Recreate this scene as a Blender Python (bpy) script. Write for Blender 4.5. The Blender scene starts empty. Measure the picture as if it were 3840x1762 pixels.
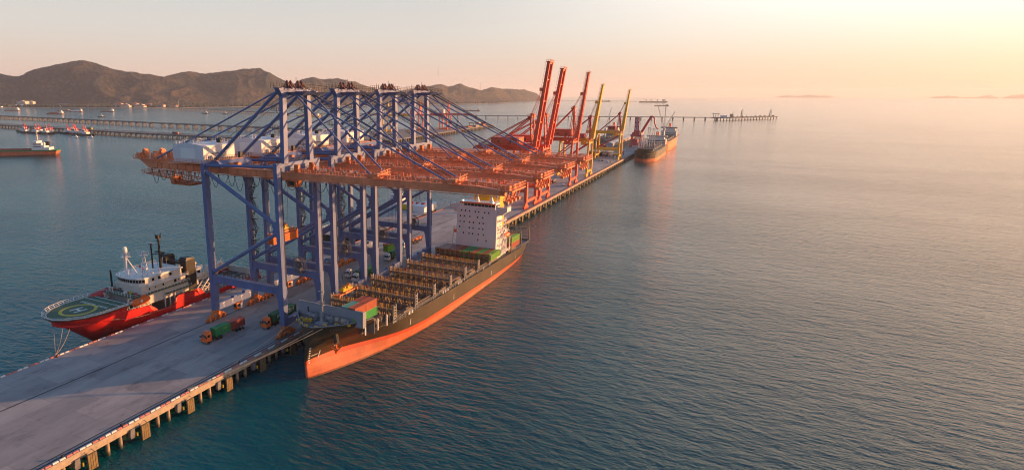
import bpy, bmesh, math, random
from mathutils import Vector, Matrix, noise as mnoise
R = math.radians
sc = bpy.context.scene
C = sc.collection
random.seed(7)

# ------------------------------------------------------------------ camera
cam = bpy.data.cameras.new("camera"); co = bpy.data.objects.new("camera", cam); C.objects.link(co)
YAW, PITCH, ROLL = 0.477865, 0.215306, 0.0028113
_f = Vector((-math.sin(YAW) * math.cos(PITCH), math.cos(YAW) * math.cos(PITCH), -math.sin(PITCH)))
_r = Vector((math.cos(YAW), math.sin(YAW), 0)); _u = _r.cross(_f)
_c, _s = math.cos(ROLL), math.sin(ROLL)
_r, _u = _c * _r + _s * _u, -_s * _r + _c * _u
CAM = Vector((119.963, -140.169, 75.858))
co.matrix_world = Matrix(((_r.x, _u.x, -_f.x, CAM.x), (_r.y, _u.y, -_f.y, CAM.y), (_r.z, _u.z, -_f.z, CAM.z), (0, 0, 0, 1)))
cam.sensor_width = 36; cam.lens = 2246.5 / 3840 * 36
cam.shift_x = (1920 - 1589.1) / 3840; cam.shift_y = -(881 - 846.4) / 3840
cam.clip_start = 1; cam.clip_end = 200000
sc.camera = co

# ------------------------------------------------------------------ light
SUN_EL, SUN_AZ = R(7.2), R(46)          # azimuth from +Y towards +X
w = bpy.data.worlds.new("World"); sc.world = w; w.use_nodes = True
nt = w.node_tree; nt.nodes.clear()
out = nt.nodes.new("ShaderNodeOutputWorld"); bg = nt.nodes.new("ShaderNodeBackground")
sky = nt.nodes.new("ShaderNodeTexSky"); sky.sky_type = 'NISHITA'; sky.sun_disc = False
sky.sun_elevation = SUN_EL; sky.sun_rotation = SUN_AZ
sky.altitude = 0; sky.air_density = 1.0; sky.dust_density = 2.0; sky.ozone_density = 1.0
# evening sky: the Nishita sky warmed and veiled by a gradient of direction (height over the horizon, nearness to the sun, rear side); unseen parts are shaped to light faces and sea
geo = nt.nodes.new("ShaderNodeNewGeometry"); neg = nt.nodes.new("ShaderNodeVectorMath"); neg.operation = 'SCALE'; neg.inputs[3].default_value = -1.0
nt.links.new(geo.outputs["Incoming"], neg.inputs[0])
sep = nt.nodes.new("ShaderNodeSeparateXYZ"); nt.links.new(neg.outputs[0], sep.inputs[0])
def wramp(fac, stops, interp='EASE'):
    r = nt.nodes.new("ShaderNodeValToRGB"); r.color_ramp.interpolation = interp; e = r.color_ramp.elements
    while len(e) < len(stops): e.new(0.5)
    for i, (p, c) in enumerate(stops): e[i].position = p; e[i].color = (*c, 1)
    nt.links.new(fac, r.inputs[0]); return r.outputs[0]
def wmix(f, c1, c2):
    x = nt.nodes.new("ShaderNodeMix"); x.data_type = 'RGBA'
    if isinstance(f, float): x.inputs[0].default_value = f
    else: nt.links.new(f, x.inputs[0])
    nt.links.new(c1, x.inputs[6]); nt.links.new(c2, x.inputs[7]); return x.outputs[2]
away = wramp(sep.outputs["Z"], [(0.0, (0.88, 0.59, 0.48)), (0.045, (0.77, 0.62, 0.54)), (0.095, (0.72, 0.68, 0.64)), (0.150, (0.66, 0.65, 0.64)), (0.180, (0.20, 0.62, 0.86)), (0.30, (0.05, 0.45, 0.72)), (0.60, (0.04, 0.23, 0.45)), (1.0, (0.08, 0.19, 0.42))], 'LINEAR')  # blue above the visible band is added to colour the water at left
near = wramp(sep.outputs["Z"], [(0.0, (0.95, 0.63, 0.43)), (0.045, (0.98, 0.76, 0.57)), (0.09, (1.08, 0.97, 0.84)), (0.145, (1.35, 1.28, 1.20)), (0.19, (4.2, 2.7, 1.75)), (0.32, (3.4, 2.1, 1.32)), (0.46, (0.55, 0.50, 0.48)), (0.65, (0.14, 0.28, 0.45)), (1.0, (0.10, 0.20, 0.42))], 'LINEAR')  # strong glow above the visible sky, added to brighten the sea sunward
back = wramp(sep.outputs["Z"], [(0.0, (0.34, 0.33, 0.43)), (0.25, (0.22, 0.32, 0.52)), (1.0, (0.08, 0.19, 0.42))], 'LINEAR')  # unseen sky behind the camera, added to cast blue on faces turned there
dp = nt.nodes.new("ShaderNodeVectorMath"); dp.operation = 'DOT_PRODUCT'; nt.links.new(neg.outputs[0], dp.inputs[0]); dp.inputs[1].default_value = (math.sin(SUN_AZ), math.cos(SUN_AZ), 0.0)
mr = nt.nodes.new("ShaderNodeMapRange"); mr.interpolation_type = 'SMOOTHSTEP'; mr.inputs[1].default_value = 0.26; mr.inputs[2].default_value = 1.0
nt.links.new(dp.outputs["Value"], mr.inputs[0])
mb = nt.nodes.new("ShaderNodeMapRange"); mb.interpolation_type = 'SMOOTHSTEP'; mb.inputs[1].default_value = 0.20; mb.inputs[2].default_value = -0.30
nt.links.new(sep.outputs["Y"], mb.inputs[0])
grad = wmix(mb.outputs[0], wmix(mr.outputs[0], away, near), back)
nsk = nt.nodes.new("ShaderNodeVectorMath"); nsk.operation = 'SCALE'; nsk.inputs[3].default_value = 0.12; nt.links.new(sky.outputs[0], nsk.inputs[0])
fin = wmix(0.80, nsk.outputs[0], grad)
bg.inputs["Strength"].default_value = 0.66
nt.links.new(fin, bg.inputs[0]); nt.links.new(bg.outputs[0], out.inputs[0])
sl = bpy.data.lights.new("sun", 'SUN'); sl.energy = 5.0; sl.angle = R(0.6); sl.color = (1.0, 0.47, 0.18)
so = bpy.data.objects.new("sun", sl); C.objects.link(so)
SUN = Vector((math.sin(SUN_AZ) * math.cos(SUN_EL), math.cos(SUN_AZ) * math.cos(SUN_EL), math.sin(SUN_EL)))
so.rotation_euler = SUN.to_track_quat('Z', 'Y').to_euler()
so.location = (200, 200, 150)
sc.view_settings.view_transform = 'Standard'; sc.view_settings.look = 'None'
sc.view_settings.exposure = 0.82; sc.view_settings.gamma = 1.0; sc.view_settings.use_curve_mapping = False
sc.cycles.use_denoising = True; sc.cycles.denoising_input_passes = 'RGB_ALBEDO_NORMAL'; sc.cycles.denoising_prefilter = 'ACCURATE'; sc.cycles.filter_width = 1.1
sc.cycles.max_bounces = 6; sc.cycles.volume_bounces = 1

# ------------------------------------------------------------------ materials
MATS = {}
def _nodes(name):
    m = bpy.data.materials.new(name); m.use_nodes = True
    n = m.node_tree; b = n.nodes["Principled BSDF"]; return m, n, b
def _n(nt, t, **k):
    x = nt.nodes.new(t)
    for a, v in k.items():
        if a in x.inputs.keys(): x.inputs[a].default_value = v
        else: setattr(x, a, v)
    return x
def ramp(nt, fac, stops):
    r = nt.nodes.new("ShaderNodeValToRGB"); e = r.color_ramp.elements
    while len(e) < len(stops): e.new(0.5)
    for i, (p, c) in enumerate(stops):
        e[i].position = p; e[i].color = (*c, 1) if len(c) == 3 else c
    nt.links.new(fac, r.inputs[0]); return r
def paint(name, col, rough=0.5, metal=0.0, var=0.25, scale=0.35, stain=None, amt=0.5, stretch=(1, 1, 1), spec=0.4):
    """weathered paint: two noises vary the colour, optional stains of a second colour"""
    if name in MATS: return MATS[name]
    m, n, b = _nodes(name)
    tc = _n(n, "ShaderNodeTexCoord"); mp = _n(n, "ShaderNodeMapping"); mp.inputs["Scale"].default_value = stretch
    n.links.new(tc.outputs["Object"], mp.inputs[0])
    a = _n(n, "ShaderNodeTexNoise", Scale=scale, Detail=6.0, Roughness=0.65); n.links.new(mp.outputs[0], a.inputs["Vector"])
    lo = tuple(max(0, c * (1 - var)) for c in col); hi = tuple(min(1, c * (1 + var)) for c in col)
    r1 = ramp(n, a.outputs["Fac"], [(0.3, lo), (0.7, hi)]); last = r1.outputs[0]
    if stain:
        s = _n(n, "ShaderNodeTexNoise", Scale=scale * 3.1, Detail=8.0, Roughness=0.7); n.links.new(mp.outputs[0], s.inputs["Vector"])
        k = ramp(n, s.outputs["Fac"], [(0.52, (0, 0, 0)), (0.72, (amt,) * 3)])
        mx = _n(n, "ShaderNodeMix", data_type='RGBA'); n.links.new(k.outputs[0], mx.inputs["Factor"])
        n.links.new(last, mx.inputs[6]); mx.inputs[7].default_value = (*stain, 1); last = mx.outputs[2]
    n.links.new(last, b.inputs["Base Color"])
    b.inputs["Roughness"].default_value = rough; b.inputs["Metallic"].default_value = metal
    b.inputs["Specular IOR Level"].default_value = spec
    MATS[name] = m; return m
def M(n): return MATS[n]
RUST = (0.16, 0.06, 0.025)
paint("crane_blue", (0.125, 0.175, 0.34), 0.5, var=0.15, scale=0.25, stain=(0.10, 0.09, 0.13), amt=0.35, stretch=(1, 1, 0.3))
paint("crane_orange", (0.82, 0.285, 0.125), 0.5, var=0.18, scale=0.3, stain=(0.32, 0.08, 0.03), amt=0.5)
paint("bogie_orange", (0.62, 0.19, 0.06), 0.55, var=0.25, scale=0.8, stain=(0.15, 0.07, 0.04), amt=0.7)
paint("house_white", (0.74, 0.73, 0.73), 0.5, var=0.05, scale=0.4, stain=(0.5, 0.42, 0.34), amt=0.25, stretch=(1, 1, 0.2))
paint("panel_cream", (0.86, 0.88, 0.80), 0.5, var=0.03)
paint("white", (0.78, 0.77, 0.74), 0.45, var=0.06, stain=(0.45, 0.30, 0.18), amt=0.3, stretch=(1, 1, 0.15))
paint("red_crane", (0.72, 0.105, 0.045), 0.5, var=0.2, scale=0.2, stain=(0.35, 0.05, 0.03), amt=0.4)
paint("sheave_brown", (0.13, 0.05, 0.045), 0.6, var=0.3)
paint("pink_red", (0.50, 0.06, 0.07), 0.5, var=0.15, scale=0.3)
paint("lash_gold", (0.46, 0.27, 0.07), 0.55, var=0.2)
paint("crane_yellow", (0.82, 0.42, 0.03), 0.5, var=0.15, scale=0.2, stain=(0.4, 0.18, 0.04), amt=0.4)
paint("dark_steel", (0.045, 0.045, 0.05), 0.6, var=0.3, scale=1.0)
paint("grey_steel", (0.16, 0.16, 0.165), 0.55, var=0.25, scale=0.6, stain=RUST, amt=0.3)
paint("rubber", (0.02, 0.02, 0.021), 0.8, var=0.2)
paint("rope", (0.40, 0.32, 0.23), 0.8, var=0.2)
paint("wire", (0.05, 0.045, 0.05), 0.6, var=0.1)
paint("boot_red", (0.62, 0.085, 0.03), 0.55, var=0.12, scale=0.2)
paint("deck_grey", (0.13, 0.14, 0.145), 0.7, var=0.2, scale=0.4, stain=RUST, amt=0.35)
paint("breakwater_grey", (0.26, 0.29, 0.32), 0.55, var=0.08, scale=0.2, stain=(0.15, 0.13, 0.12), amt=0.25)
paint("hatch_brown", (0.19, 0.135, 0.10), 0.7, var=0.25, scale=0.25, stain=(0.06, 0.05, 0.05), amt=0.5)
paint("hold_dark", (0.05, 0.05, 0.055), 0.7, var=0.3, scale=0.4)
paint("lash_steel", (0.17, 0.145, 0.12), 0.6, var=0.3, scale=0.8, stain=RUST, amt=0.4)
paint("safety_yellow", (0.75, 0.47, 0.04), 0.5, var=0.1)
paint("funnel_yellow", (0.75, 0.46, 0.02), 0.5, var=0.1)
paint("signal_orange", (0.85, 0.16, 0.03), 0.45, var=0.1)
paint("deck_green", (0.075, 0.125, 0.068), 0.7, var=0.2, scale=0.6)
paint("deck_rust", (0.14, 0.115, 0.095), 0.75, var=0.3, scale=0.5)
paint("cream", (0.72, 0.66, 0.56), 0.5, var=0.08, scale=0.5, stain=(0.4, 0.25, 0.14), amt=0.35, stretch=(1, 1, 0.2))
paint("black_paint", (0.02, 0.019, 0.018), 0.5, var=0.3)
paint("mark_white", (0.66, 0.66, 0.65), 0.7, var=0.1, scale=2.0)
paint("mark_yellow", (0.62, 0.47, 0.06), 0.7, var=0.12, scale=2.0)
paint("kerb_red", (0.42, 0.15, 0.14), 0.7, var=0.2, scale=2.0)
paint("concrete_pile", (0.36, 0.28, 0.19), 0.85, var=0.25, scale=0.7, stain=(0.07, 0.06, 0.05), amt=0.6, stretch=(1, 1, 0.4))
def tide_pile(name, zt):
    m = paint(name, (0.36, 0.28, 0.19), 0.85, var=0.25, scale=0.7, stain=(0.07, 0.06, 0.05), amt=0.6, stretch=(1, 1, 0.4)); n = m.node_tree; b = n.nodes["Principled BSDF"]
    src = b.inputs["Base Color"].links[0].from_socket; tc = _n(n, "ShaderNodeTexCoord"); sp = _n(n, "ShaderNodeSeparateXYZ"); n.links.new(tc.outputs["Object"], sp.inputs[0])
    mr = _n(n, "ShaderNodeMapRange"); n.links.new(sp.outputs["Z"], mr.inputs[0]); mr.inputs[1].default_value = zt; mr.inputs[2].default_value = zt + 0.9; mr.inputs[3].default_value = 0.85; mr.inputs[4].default_value = 0.0
    x = _n(n, "ShaderNodeMix", data_type='RGBA'); n.links.new(mr.outputs[0], x.inputs["Factor"]); n.links.new(src, x.inputs[6]); x.inputs[7].default_value = (0.035, 0.035, 0.022, 1); n.links.new(x.outputs[2], b.inputs["Base Color"])
tide_pile("tide_pile", 2.3)
paint("fascia", (0.40, 0.33, 0.25), 0.85, var=0.2, scale=0.5, stain=(0.12, 0.10, 0.08), amt=0.5)
paint("fender_panel", (0.20, 0.145, 0.07), 0.8, var=0.35, scale=1.2, stain=(0.04, 0.035, 0.03), amt=0.6)
paint("rail_dark", (0.028, 0.026, 0.027), 0.8, var=0.3, scale=0.5)
paint("roof_metal", (0.30, 0.31, 0.35), 0.4, var=0.15, scale=0.1)
paint("jetty", (0.22, 0.20, 0.18), 0.85, var=0.2, scale=0.1)
paint("roof_red", (0.36, 0.12, 0.07), 0.8, var=0.2, scale=0.1)
paint("wall_pale", (0.62, 0.57, 0.48), 0.8, var=0.1, scale=0.1)
paint("tree_dark", (0.05, 0.055, 0.035), 0.9, var=0.4, scale=0.06)
paint("sand", (0.38, 0.28, 0.19), 0.9, var=0.15, scale=0.02)
for k, c in dict(green=(0.035, 0.23, 0.075), lime=(0.14, 0.36, 0.035), maroon=(0.22, 0.045, 0.035), brick=(0.40, 0.10, 0.05), teal=(0.10, 0.33, 0.30),
                 orange=(0.68, 0.16, 0.03), dgreen=(0.02, 0.12, 0.045), rust=(0.30, 0.075, 0.045), mid=(0.03, 0.30, 0.06)).items():
    paint("box_" + k, c, 0.5, var=0.12, scale=0.5, stain=tuple(x * 0.55 for x in c), amt=0.4)
m, n, b = _nodes("glass"); b.inputs["Base Color"].default_value = (0.015, 0.018, 0.02, 1); b.inputs["Roughness"].default_value = 0.08; MATS["glass"] = m
m, n, b = _nodes("lamp_on"); b.inputs["Emission Color"].default_value = (0.75, 1, 0.85, 1); b.inputs["Emission Strength"].default_value = 6; MATS["lamp_on"] = m

def hullpaint(name, col, rust, slime, rough):
    m, n, b = _nodes(name); tc = _n(n, "ShaderNodeTexCoord")
    def nz(scale, st, det=6.0, ro=0.65):
        mp = _n(n, "ShaderNodeMapping"); mp.inputs["Scale"].default_value = st; n.links.new(tc.outputs["Object"], mp.inputs[0])
        a = _n(n, "ShaderNodeTexNoise", Scale=scale, Detail=det, Roughness=ro); n.links.new(mp.outputs[0], a.inputs["Vector"]); return a.outputs["Fac"]
    def mix(f, c1, c2):
        x = _n(n, "ShaderNodeMix", data_type='RGBA'); n.links.new(f, x.inputs["Factor"]); n.links.new(c1, x.inputs[6]); x.inputs[7].default_value = (*c2, 1); return x.outputs[2]
    c = ramp(n, nz(0.10, (1, 1, 0.6)), [(0.3, tuple(v * 0.7 for v in col)), (0.7, tuple(v * 1.25 for v in col))]).outputs[0]
    c = mix(ramp(n, nz(0.9, (1, 1, 0.05), 5.0, 0.7), [(0.55, (0, 0, 0)), (0.75, (0.75,) * 3)]).outputs[0], c, rust)
    c = mix(ramp(n, nz(0.35, (1, 0.5, 1), 8.0, 0.75), [(0.60, (0, 0, 0)), (0.74, (0.5,) * 3)]).outputs[0], c, tuple(v * 2.0 + 0.02 for v in col) if max(col) < .2 else tuple(v * 0.5 for v in col))
    sp = _n(n, "ShaderNodeSeparateXYZ"); n.links.new(tc.outputs["Object"], sp.inputs[0]); cb = _n(n, "ShaderNodeCombineXYZ"); n.links.new(sp.outputs["Y"], cb.inputs[0]); n.links.new(sp.outputs["Z"], cb.inputs[1])
    br = _n(n, "ShaderNodeTexBrick"); n.links.new(cb.outputs[0], br.inputs["Vector"]); br.inputs["Scale"].default_value = 1.0; br.inputs["Brick Width"].default_value = 9.0; br.inputs["Row Height"].default_value = 2.4; br.inputs["Mortar Size"].default_value = 0.05
    br.inputs["Color1"].default_value = (1, 1, 1, 1); br.inputs["Color2"].default_value = (0.86, 0.86, 0.86, 1); br.inputs["Mortar"].default_value = (0.6, 0.6, 0.6, 1)
    x = _n(n, "ShaderNodeMix", data_type='RGBA', blend_type='MULTIPLY'); x.inputs["Factor"].default_value = 0.8; n.links.new(c, x.inputs[6]); n.links.new(br.outputs[0], x.inputs[7]); c = x.outputs[2]
    if slime:
        mm = _n(n, "ShaderNodeMath", operation='MULTIPLY_ADD'); n.links.new(sp.outputs["Y"], mm.inputs[0]); mm.inputs[1].default_value = -0.028; n.links.new(sp.outputs["Z"], mm.inputs[2])
        ad = _n(n, "ShaderNodeMath", operation='ADD'); n.links.new(mm.outputs[0], ad.inputs[0]); k = _n(n, "ShaderNodeMath", operation='MULTIPLY'); n.links.new(nz(0.5, (1, 1, 1)), k.inputs[0]); k.inputs[1].default_value = 0.7; n.links.new(k.outputs[0], ad.inputs[1])
        mr_ = _n(n, "ShaderNodeMapRange"); n.links.new(ad.outputs[0], mr_.inputs[0]); mr_.inputs[1].default_value = -4.25; mr_.inputs[2].default_value = -4.05; mr_.inputs[3].default_value = 0.75; mr_.inputs[4].default_value = 0.0
        c = mix(mr_.outputs[0], c, (0.10, 0.045, 0.025))
    n.links.new(c, b.inputs["Base Color"]); b.inputs["Roughness"].default_value = rough; b.inputs["Specular IOR Level"].default_value = 0.35; MATS[name] = m
hullpaint("hull_black", (0.062, 0.047, 0.029), (0.13, 0.062, 0.026), False, 0.45)
hullpaint("antifoul", (0.68, 0.18, 0.08), (0.46, 0.11, 0.05), True, 0.6)
hullpaint("ship_red", (0.66, 0.028, 0.024), (0.30, 0.018, 0.014), False, 0.42)
# ------------------------------------------------------------------ mesh helpers
OFF = [Vector((0, 0, 0))]
class MB:
    def __init__(s): s.v = []; s.f = []; s.mi = []; s.cur = 0
    def poly(s, pts, faces):
        o = len(s.v); s.v += [tuple(p) for p in pts]; s.f += [tuple(i + o for i in q) for q in faces]; s.mi += [s.cur] * len(faces); return s
    def box(s, x0, x1, y0, y1, z0, z1):
        p = [(x0, y0, z0), (x1, y0, z0), (x1, y1, z0), (x0, y1, z0), (x0, y0, z1), (x1, y0, z1), (x1, y1, z1), (x0, y1, z1)]
        return s.poly(p, [(0, 3, 2, 1), (4, 5, 6, 7), (0, 1, 5, 4), (1, 2, 6, 5), (2, 3, 7, 6), (3, 0, 4, 7)])
    def frus(s, a, b, z0, z1):
        """a, b = (x0,x1,y0,y1) at z0 and z1"""
        p = [(a[0], a[2], z0), (a[1], a[2], z0), (a[1], a[3], z0), (a[0], a[3], z0), (b[0], b[2], z1), (b[1], b[2], z1), (b[1], b[3], z1), (b[0], b[3], z1)]
        return s.poly(p, [(0, 3, 2, 1), (4, 5, 6, 7), (0, 1, 5, 4), (1, 2, 6, 5), (2, 3, 7, 6), (3, 0, 4, 7)])
    def bar(s, p, q, w, h=None, up=(0, 0, 1), w2=None, h2=None):
        p, q = Vector(p), Vector(q); d = (q - p).normalized(); h = h or w; w2 = w2 or w; h2 = h2 or h
        u = Vector(up)
        if abs(d.dot(u)) > 0.98: u = Vector((0, 1, 0))
        a = d.cross(u).normalized(); c = a.cross(d)
        P = [p + a * (i * w / 2) + c * (j * h / 2) for i, j in ((-1, -1), (1, -1), (1, 1), (-1, 1))] + [q + a * (i * w2 / 2) + c * (j * h2 / 2) for i, j in ((-1, -1), (1, -1), (1, 1), (-1, 1))]
        return s.poly(P, [(3, 2, 1, 0), (4, 5, 6, 7), (0, 1, 5, 4), (1, 2, 6, 5), (2, 3, 7, 6), (3, 0, 4, 7)])
    def tube(s, p, q, r, n=8, r2=None):
        p, q = Vector(p), Vector(q); d = (q - p).normalized(); r2 = r if r2 is None else r2
        u = Vector((0, 0, 1)) if abs(d.z) < 0.9 else Vector((0, 1, 0))
        a = d.cross(u).normalized(); c = a.cross(d)
        P = [p + (a * math.cos(t) + c * math.sin(t)) * r for t in [i * 2 * math.pi / n for i in range(n)]]
        P += [q + (a * math.cos(t) + c * math.sin(t)) * r2 for t in [i * 2 * math.pi / n for i in range(n)]]
        return s.poly(P, [(i, (i + 1) % n, (i + 1) % n + n, i + n) for i in range(n)] + [tuple(range(n))[::-1], tuple(range(n, 2 * n))])
    def path(s, pts, r, n=6):
        for a, b in zip(pts, pts[1:]): s.tube(a, b, r, n)
        return s
    def loft(s, rings, caps=True, closed=True):
        n = len(rings[0]); o = [p for r in rings for p in r]; f = []
        for k in range(len(rings) - 1):
            for i in range(n if closed else n - 1):
                j = (i + 1) % n; f.append((k * n + i, k * n + j, (k + 1) * n + j, (k + 1) * n + i))
        if caps: f += [tuple(range(n))[::-1], tuple(range((len(rings) - 1) * n, len(rings) * n))]
        return s.poly(o, f)
    def prism(s, poly, z0, z1):
        return s.loft([[(x, y, z0) for x, y in poly], [(x, y, z1) for x, y in poly]])
    def xprism(s, poly, x0, x1):      # poly of (y,z)
        return s.loft([[(x0, y, z) for y, z in poly], [(x1, y, z) for y, z in poly]])
    def yprism(s, poly, y0, y1):      # poly of (x,z)
        return s.loft([[(x, y0, z) for x, z in poly], [(x, y1, z) for x, z in poly]])
    def ball(s, c, r, n=10, m=6, sz=1.0):
        rings = []
        for j in range(m + 1):
            t = -math.pi / 2 + math.pi * j / m; rr = max(r * math.cos(t), r * 0.02)
            rings.append([(c[0] + rr * math.cos(2 * math.pi * i / n), c[1] + rr * math.sin(2 * math.pi * i / n), c[2] + r * sz * math.sin(t)) for i in range(n)])
        return s.loft(rings)
    def disc(s, c, axis, r, t, n=20):
        a = Vector(axis).normalized() * (t / 2); c = Vector(c); return s.tube(c - a, c + a, r, n)
    def ring(s, c, axis, r, t, n=24):
        a = Vector(axis).normalized(); u = a.orthogonal().normalized(); v = a.cross(u); c = Vector(c)
        return s.path([c + (u * math.cos(i * 2 * math.pi / n) + v * math.sin(i * 2 * math.pi / n)) * r for i in range(n + 1)], t, 5)
    def rail(s, pts, h=1.1, step=2.0, t=0.09, rails=2):
        for a, b in zip(pts, pts[1:]):
            a, b = Vector(a), Vector(b); L = (b - a).length; k = max(1, int(L / step))
            for i in range(k + 1):
                p = a.lerp(b, i / k); s.bar(p, p + Vector((0, 0, h)), t, t)
            for j in range(rails):
                z = Vector((0, 0, h * (1 - j * 0.5))); s.bar(a + z, b + z, t * 0.8, t * 0.8)
        return s
    def build(s, name, mat, parent=None, loc=None, rot=None, smooth=False):
        me = bpy.data.meshes.new(name); o = OFF[0]
        if loc is not None or parent is None: pass
        me.from_pydata([(x - o.x, y - o.y, z - o.z) for x, y, z in s.v], [], s.f)
        ml = mat if isinstance(mat, (list, tuple)) else [mat]
        for k in ml: me.materials.append(M(k) if isinstance(k, str) else k)
        if len(ml) > 1: me.polygons.foreach_set("material_index", s.mi)
        bm = bmesh.new(); bm.from_mesh(me); bmesh.ops.recalc_face_normals(bm, faces=bm.faces); bm.to_mesh(me); bm.free()
        if smooth: me.polygons.foreach_set("use_smooth", [True] * len(me.polygons))
        ob = bpy.data.objects.new(name, me); C.objects.link(ob)
        if parent: ob.parent = parent
        if loc is not None: ob.location = loc
        if rot is not None: ob.rotation_euler = rot
        return ob
def tag(o, label, cat, group=None):
    o["label"] = label; o["category"] = cat
    if group: o["group"] = group
    return o
def struct(o, kind="structure"):
    o["kind"] = kind; return o
def thing(name, label, cat, loc=(0, 0, 0), rz=0.0, group=None):
    o = bpy.data.objects.new(name, None); C.objects.link(o); o.location = loc; o.rotation_euler = (0, 0, rz); o.empty_display_size = 1
    return tag(o, label, cat, group)
def dup(root, loc=None, rz=None, label=None, group=None):
    def cp(o, par):
        c = o.copy(); C.objects.link(c); c.parent = par
        for ch in KIDS.get(o.name, []): cp(ch, c)
        return c
    KIDS = {}
    st = [root]
    while st:
        x = st.pop(); KIDS[x.name] = list(x.children); st += KIDS[x.name]
    c = cp(root, None)
    if loc is not None: c.location = loc
    if rz is not None: c.rotation_euler = (0, 0, rz)
    if label: c["label"] = label
    if group: c["group"] = group
    return c
def text(name, s, size, mat, parent=None, mw=None, ext=0.02):
    cu = bpy.data.curves.new(name, 'FONT'); cu.body = s; cu.size = size; cu.extrude = ext; cu.align_x = 'CENTER'; cu.align_y = 'CENTER'
    t = bpy.data.objects.new(name + "_tmp", cu); me = bpy.data.meshes.new_from_object(t); bpy.data.objects.remove(t)
    me.materials.append(M(mat)); o = bpy.data.objects.new(name, me); C.objects.link(o)
    if parent: o.parent = parent
    if mw is not None: o.matrix_local = mw
    return o
WZ = -5.0     # water level; the quay top is z = 0
# ------------------------------------------------------------------ water
m, n, b = _nodes("sea_water")
tc = _n(n, "ShaderNodeTexCoord")
def wave(scale, detail, rot, stretch, rough=0.6):
    mp = _n(n, "ShaderNodeMapping"); mp.inputs["Rotation"].default_value = (0, 0, R(rot)); mp.inputs["Scale"].default_value = stretch
    n.links.new(tc.outputs["Object"], mp.inputs[0])
    a = _n(n, "ShaderNodeTexNoise", Scale=scale, Detail=detail, Roughness=rough); n.links.new(mp.outputs[0], a.inputs["Vector"]); return a.outputs["Fac"]
def mth(op, a, bb):
    x = _n(n, "ShaderNodeMath", operation=op)
    for i, v in enumerate((a, bb)):
        if isinstance(v, (int, float)): x.inputs[i].default_value = v
        else: n.links.new(v, x.inputs[i])
    return x.outputs[0]
h = mth('ADD', mth('MULTIPLY', wave(0.15, 3, -20, (0.45, 1, 1)), 0.50), mth('MULTIPLY', wave(0.42, 4, -33, (0.4, 1, 1)), 0.50))
h = mth('ADD', h, mth('MULTIPLY', wave(1.3, 3, -20, (0.5, 1, 1)), 0.16))
big = wave(0.010, 4, -27, (0.35, 1, 1))
bp = _n(n, "ShaderNodeBump"); bp.inputs["Strength"].default_value = 1.0; bp.inputs["Distance"].default_value = 1.0
n.links.new(mth('MULTIPLY', h, mth('ADD', mth('MULTIPLY', big, 1.8), 0.35)), bp.inputs["Height"]); n.links.new(bp.outputs[0], b.inputs["Normal"])
cr = ramp(n, wave(0.006, 4, 15, (1, 0.6, 1)), [(0.3, (0.0, 0.066, 0.082)), (0.7, (0.0005, 0.088, 0.106))])
n.links.new(cr.outputs[0], b.inputs["Base Color"])
b.inputs["Roughness"].default_value = 0.11; b.inputs["IOR"].default_value = 1.333; b.inputs["Specular IOR Level"].default_value = 0.5
MATS["sea_water"] = m
wt = MB(); nn = 96
wt.poly([(0, 0, WZ)] + [(30000 * math.cos(2 * math.pi * i / nn), 30000 * math.sin(2 * math.pi * i / nn), WZ) for i in range(nn)], [(0, 1 + i, 1 + (i + 1) % nn) for i in range(nn)])
struct(wt.build("water", "sea_water"))

# ------------------------------------------------------------------ quay
m, n, b = _nodes("quay_concrete"); tc = _n(n, "ShaderNodeTexCoord")
def qn(scale, det, st, rough=0.6):
    mp = _n(n, "ShaderNodeMapping"); mp.inputs["Scale"].default_value = st; n.links.new(tc.outputs["Object"], mp.inputs[0])
    a = _n(n, "ShaderNodeTexNoise", Scale=scale, Detail=det, Roughness=rough); n.links.new(mp.outputs[0], a.inputs["Vector"]); return a.outputs["Fac"]
def mixc(f, c1, c2):
    x = _n(n, "ShaderNodeMix", data_type='RGBA')
    if isinstance(f, float): x.inputs["Factor"].default_value = f
    else: n.links.new(f, x.inputs["Factor"])
    for i, v in ((6, c1), (7, c2)):
        if isinstance(v, tuple): x.inputs[i].default_value = (*v, 1)
        else: n.links.new(v, x.inputs[i])
    return x.outputs[2]
base = ramp(n, qn(0.09, 8, (1, 0.35, 1), 0.7), [(0.28, (0.22, 0.215, 0.22)), (0.5, (0.34, 0.325, 0.32)), (0.72, (0.43, 0.405, 0.39))]).outputs[0]
br = _n(n, "ShaderNodeTexBrick"); mp = _n(n, "ShaderNodeMapping"); mp.inputs["Rotation"].default_value = (0, 0, R(90)); n.links.new(tc.outputs["Object"], mp.inputs[0]); n.links.new(mp.outputs[0], br.inputs["Vector"])
br.inputs["Scale"].default_value = 1.0; br.inputs["Brick Width"].default_value = 13.5; br.inputs["Row Height"].default_value = 8.7; br.inputs["Mortar Size"].default_value = 0.07
br.inputs["Color1"].default_value = (0.66, 0.66, 0.68, 1); br.inputs["Color2"].default_value = (1.12, 1.10, 1.06, 1); br.inputs["Mortar"].default_value = (0.5, 0.5, 0.5, 1)
mu = _n(n, "ShaderNodeMix", data_type='RGBA', blend_type='MULTIPLY'); mu.inputs["Factor"].default_value = 0.6
n.links.new(base, mu.inputs[6]); n.links.new(br.outputs[0], mu.inputs[7]); c = mu.outputs[2]
st = ramp(n, qn(0.16, 8, (1, 0.45, 1), 0.75), [(0.53, (0, 0, 0)), (0.72, (0.8,) * 3)]).outputs[0]
c = mixc(st, c, (0.075, 0.07, 0.07))
tr = ramp(n, qn(0.9, 5, (1, 0.02, 1), 0.7), [(0.60, (0, 0, 0)), (0.74, (0.35,) * 3)]).outputs[0]
c = mixc(tr, c, (0.09, 0.085, 0.085))
ru = ramp(n, qn(0.55, 8, (1, 0.25, 1), 0.8), [(0.60, (0, 0, 0)), (0.72, (0.55,) * 3)]).outputs[0]
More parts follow.
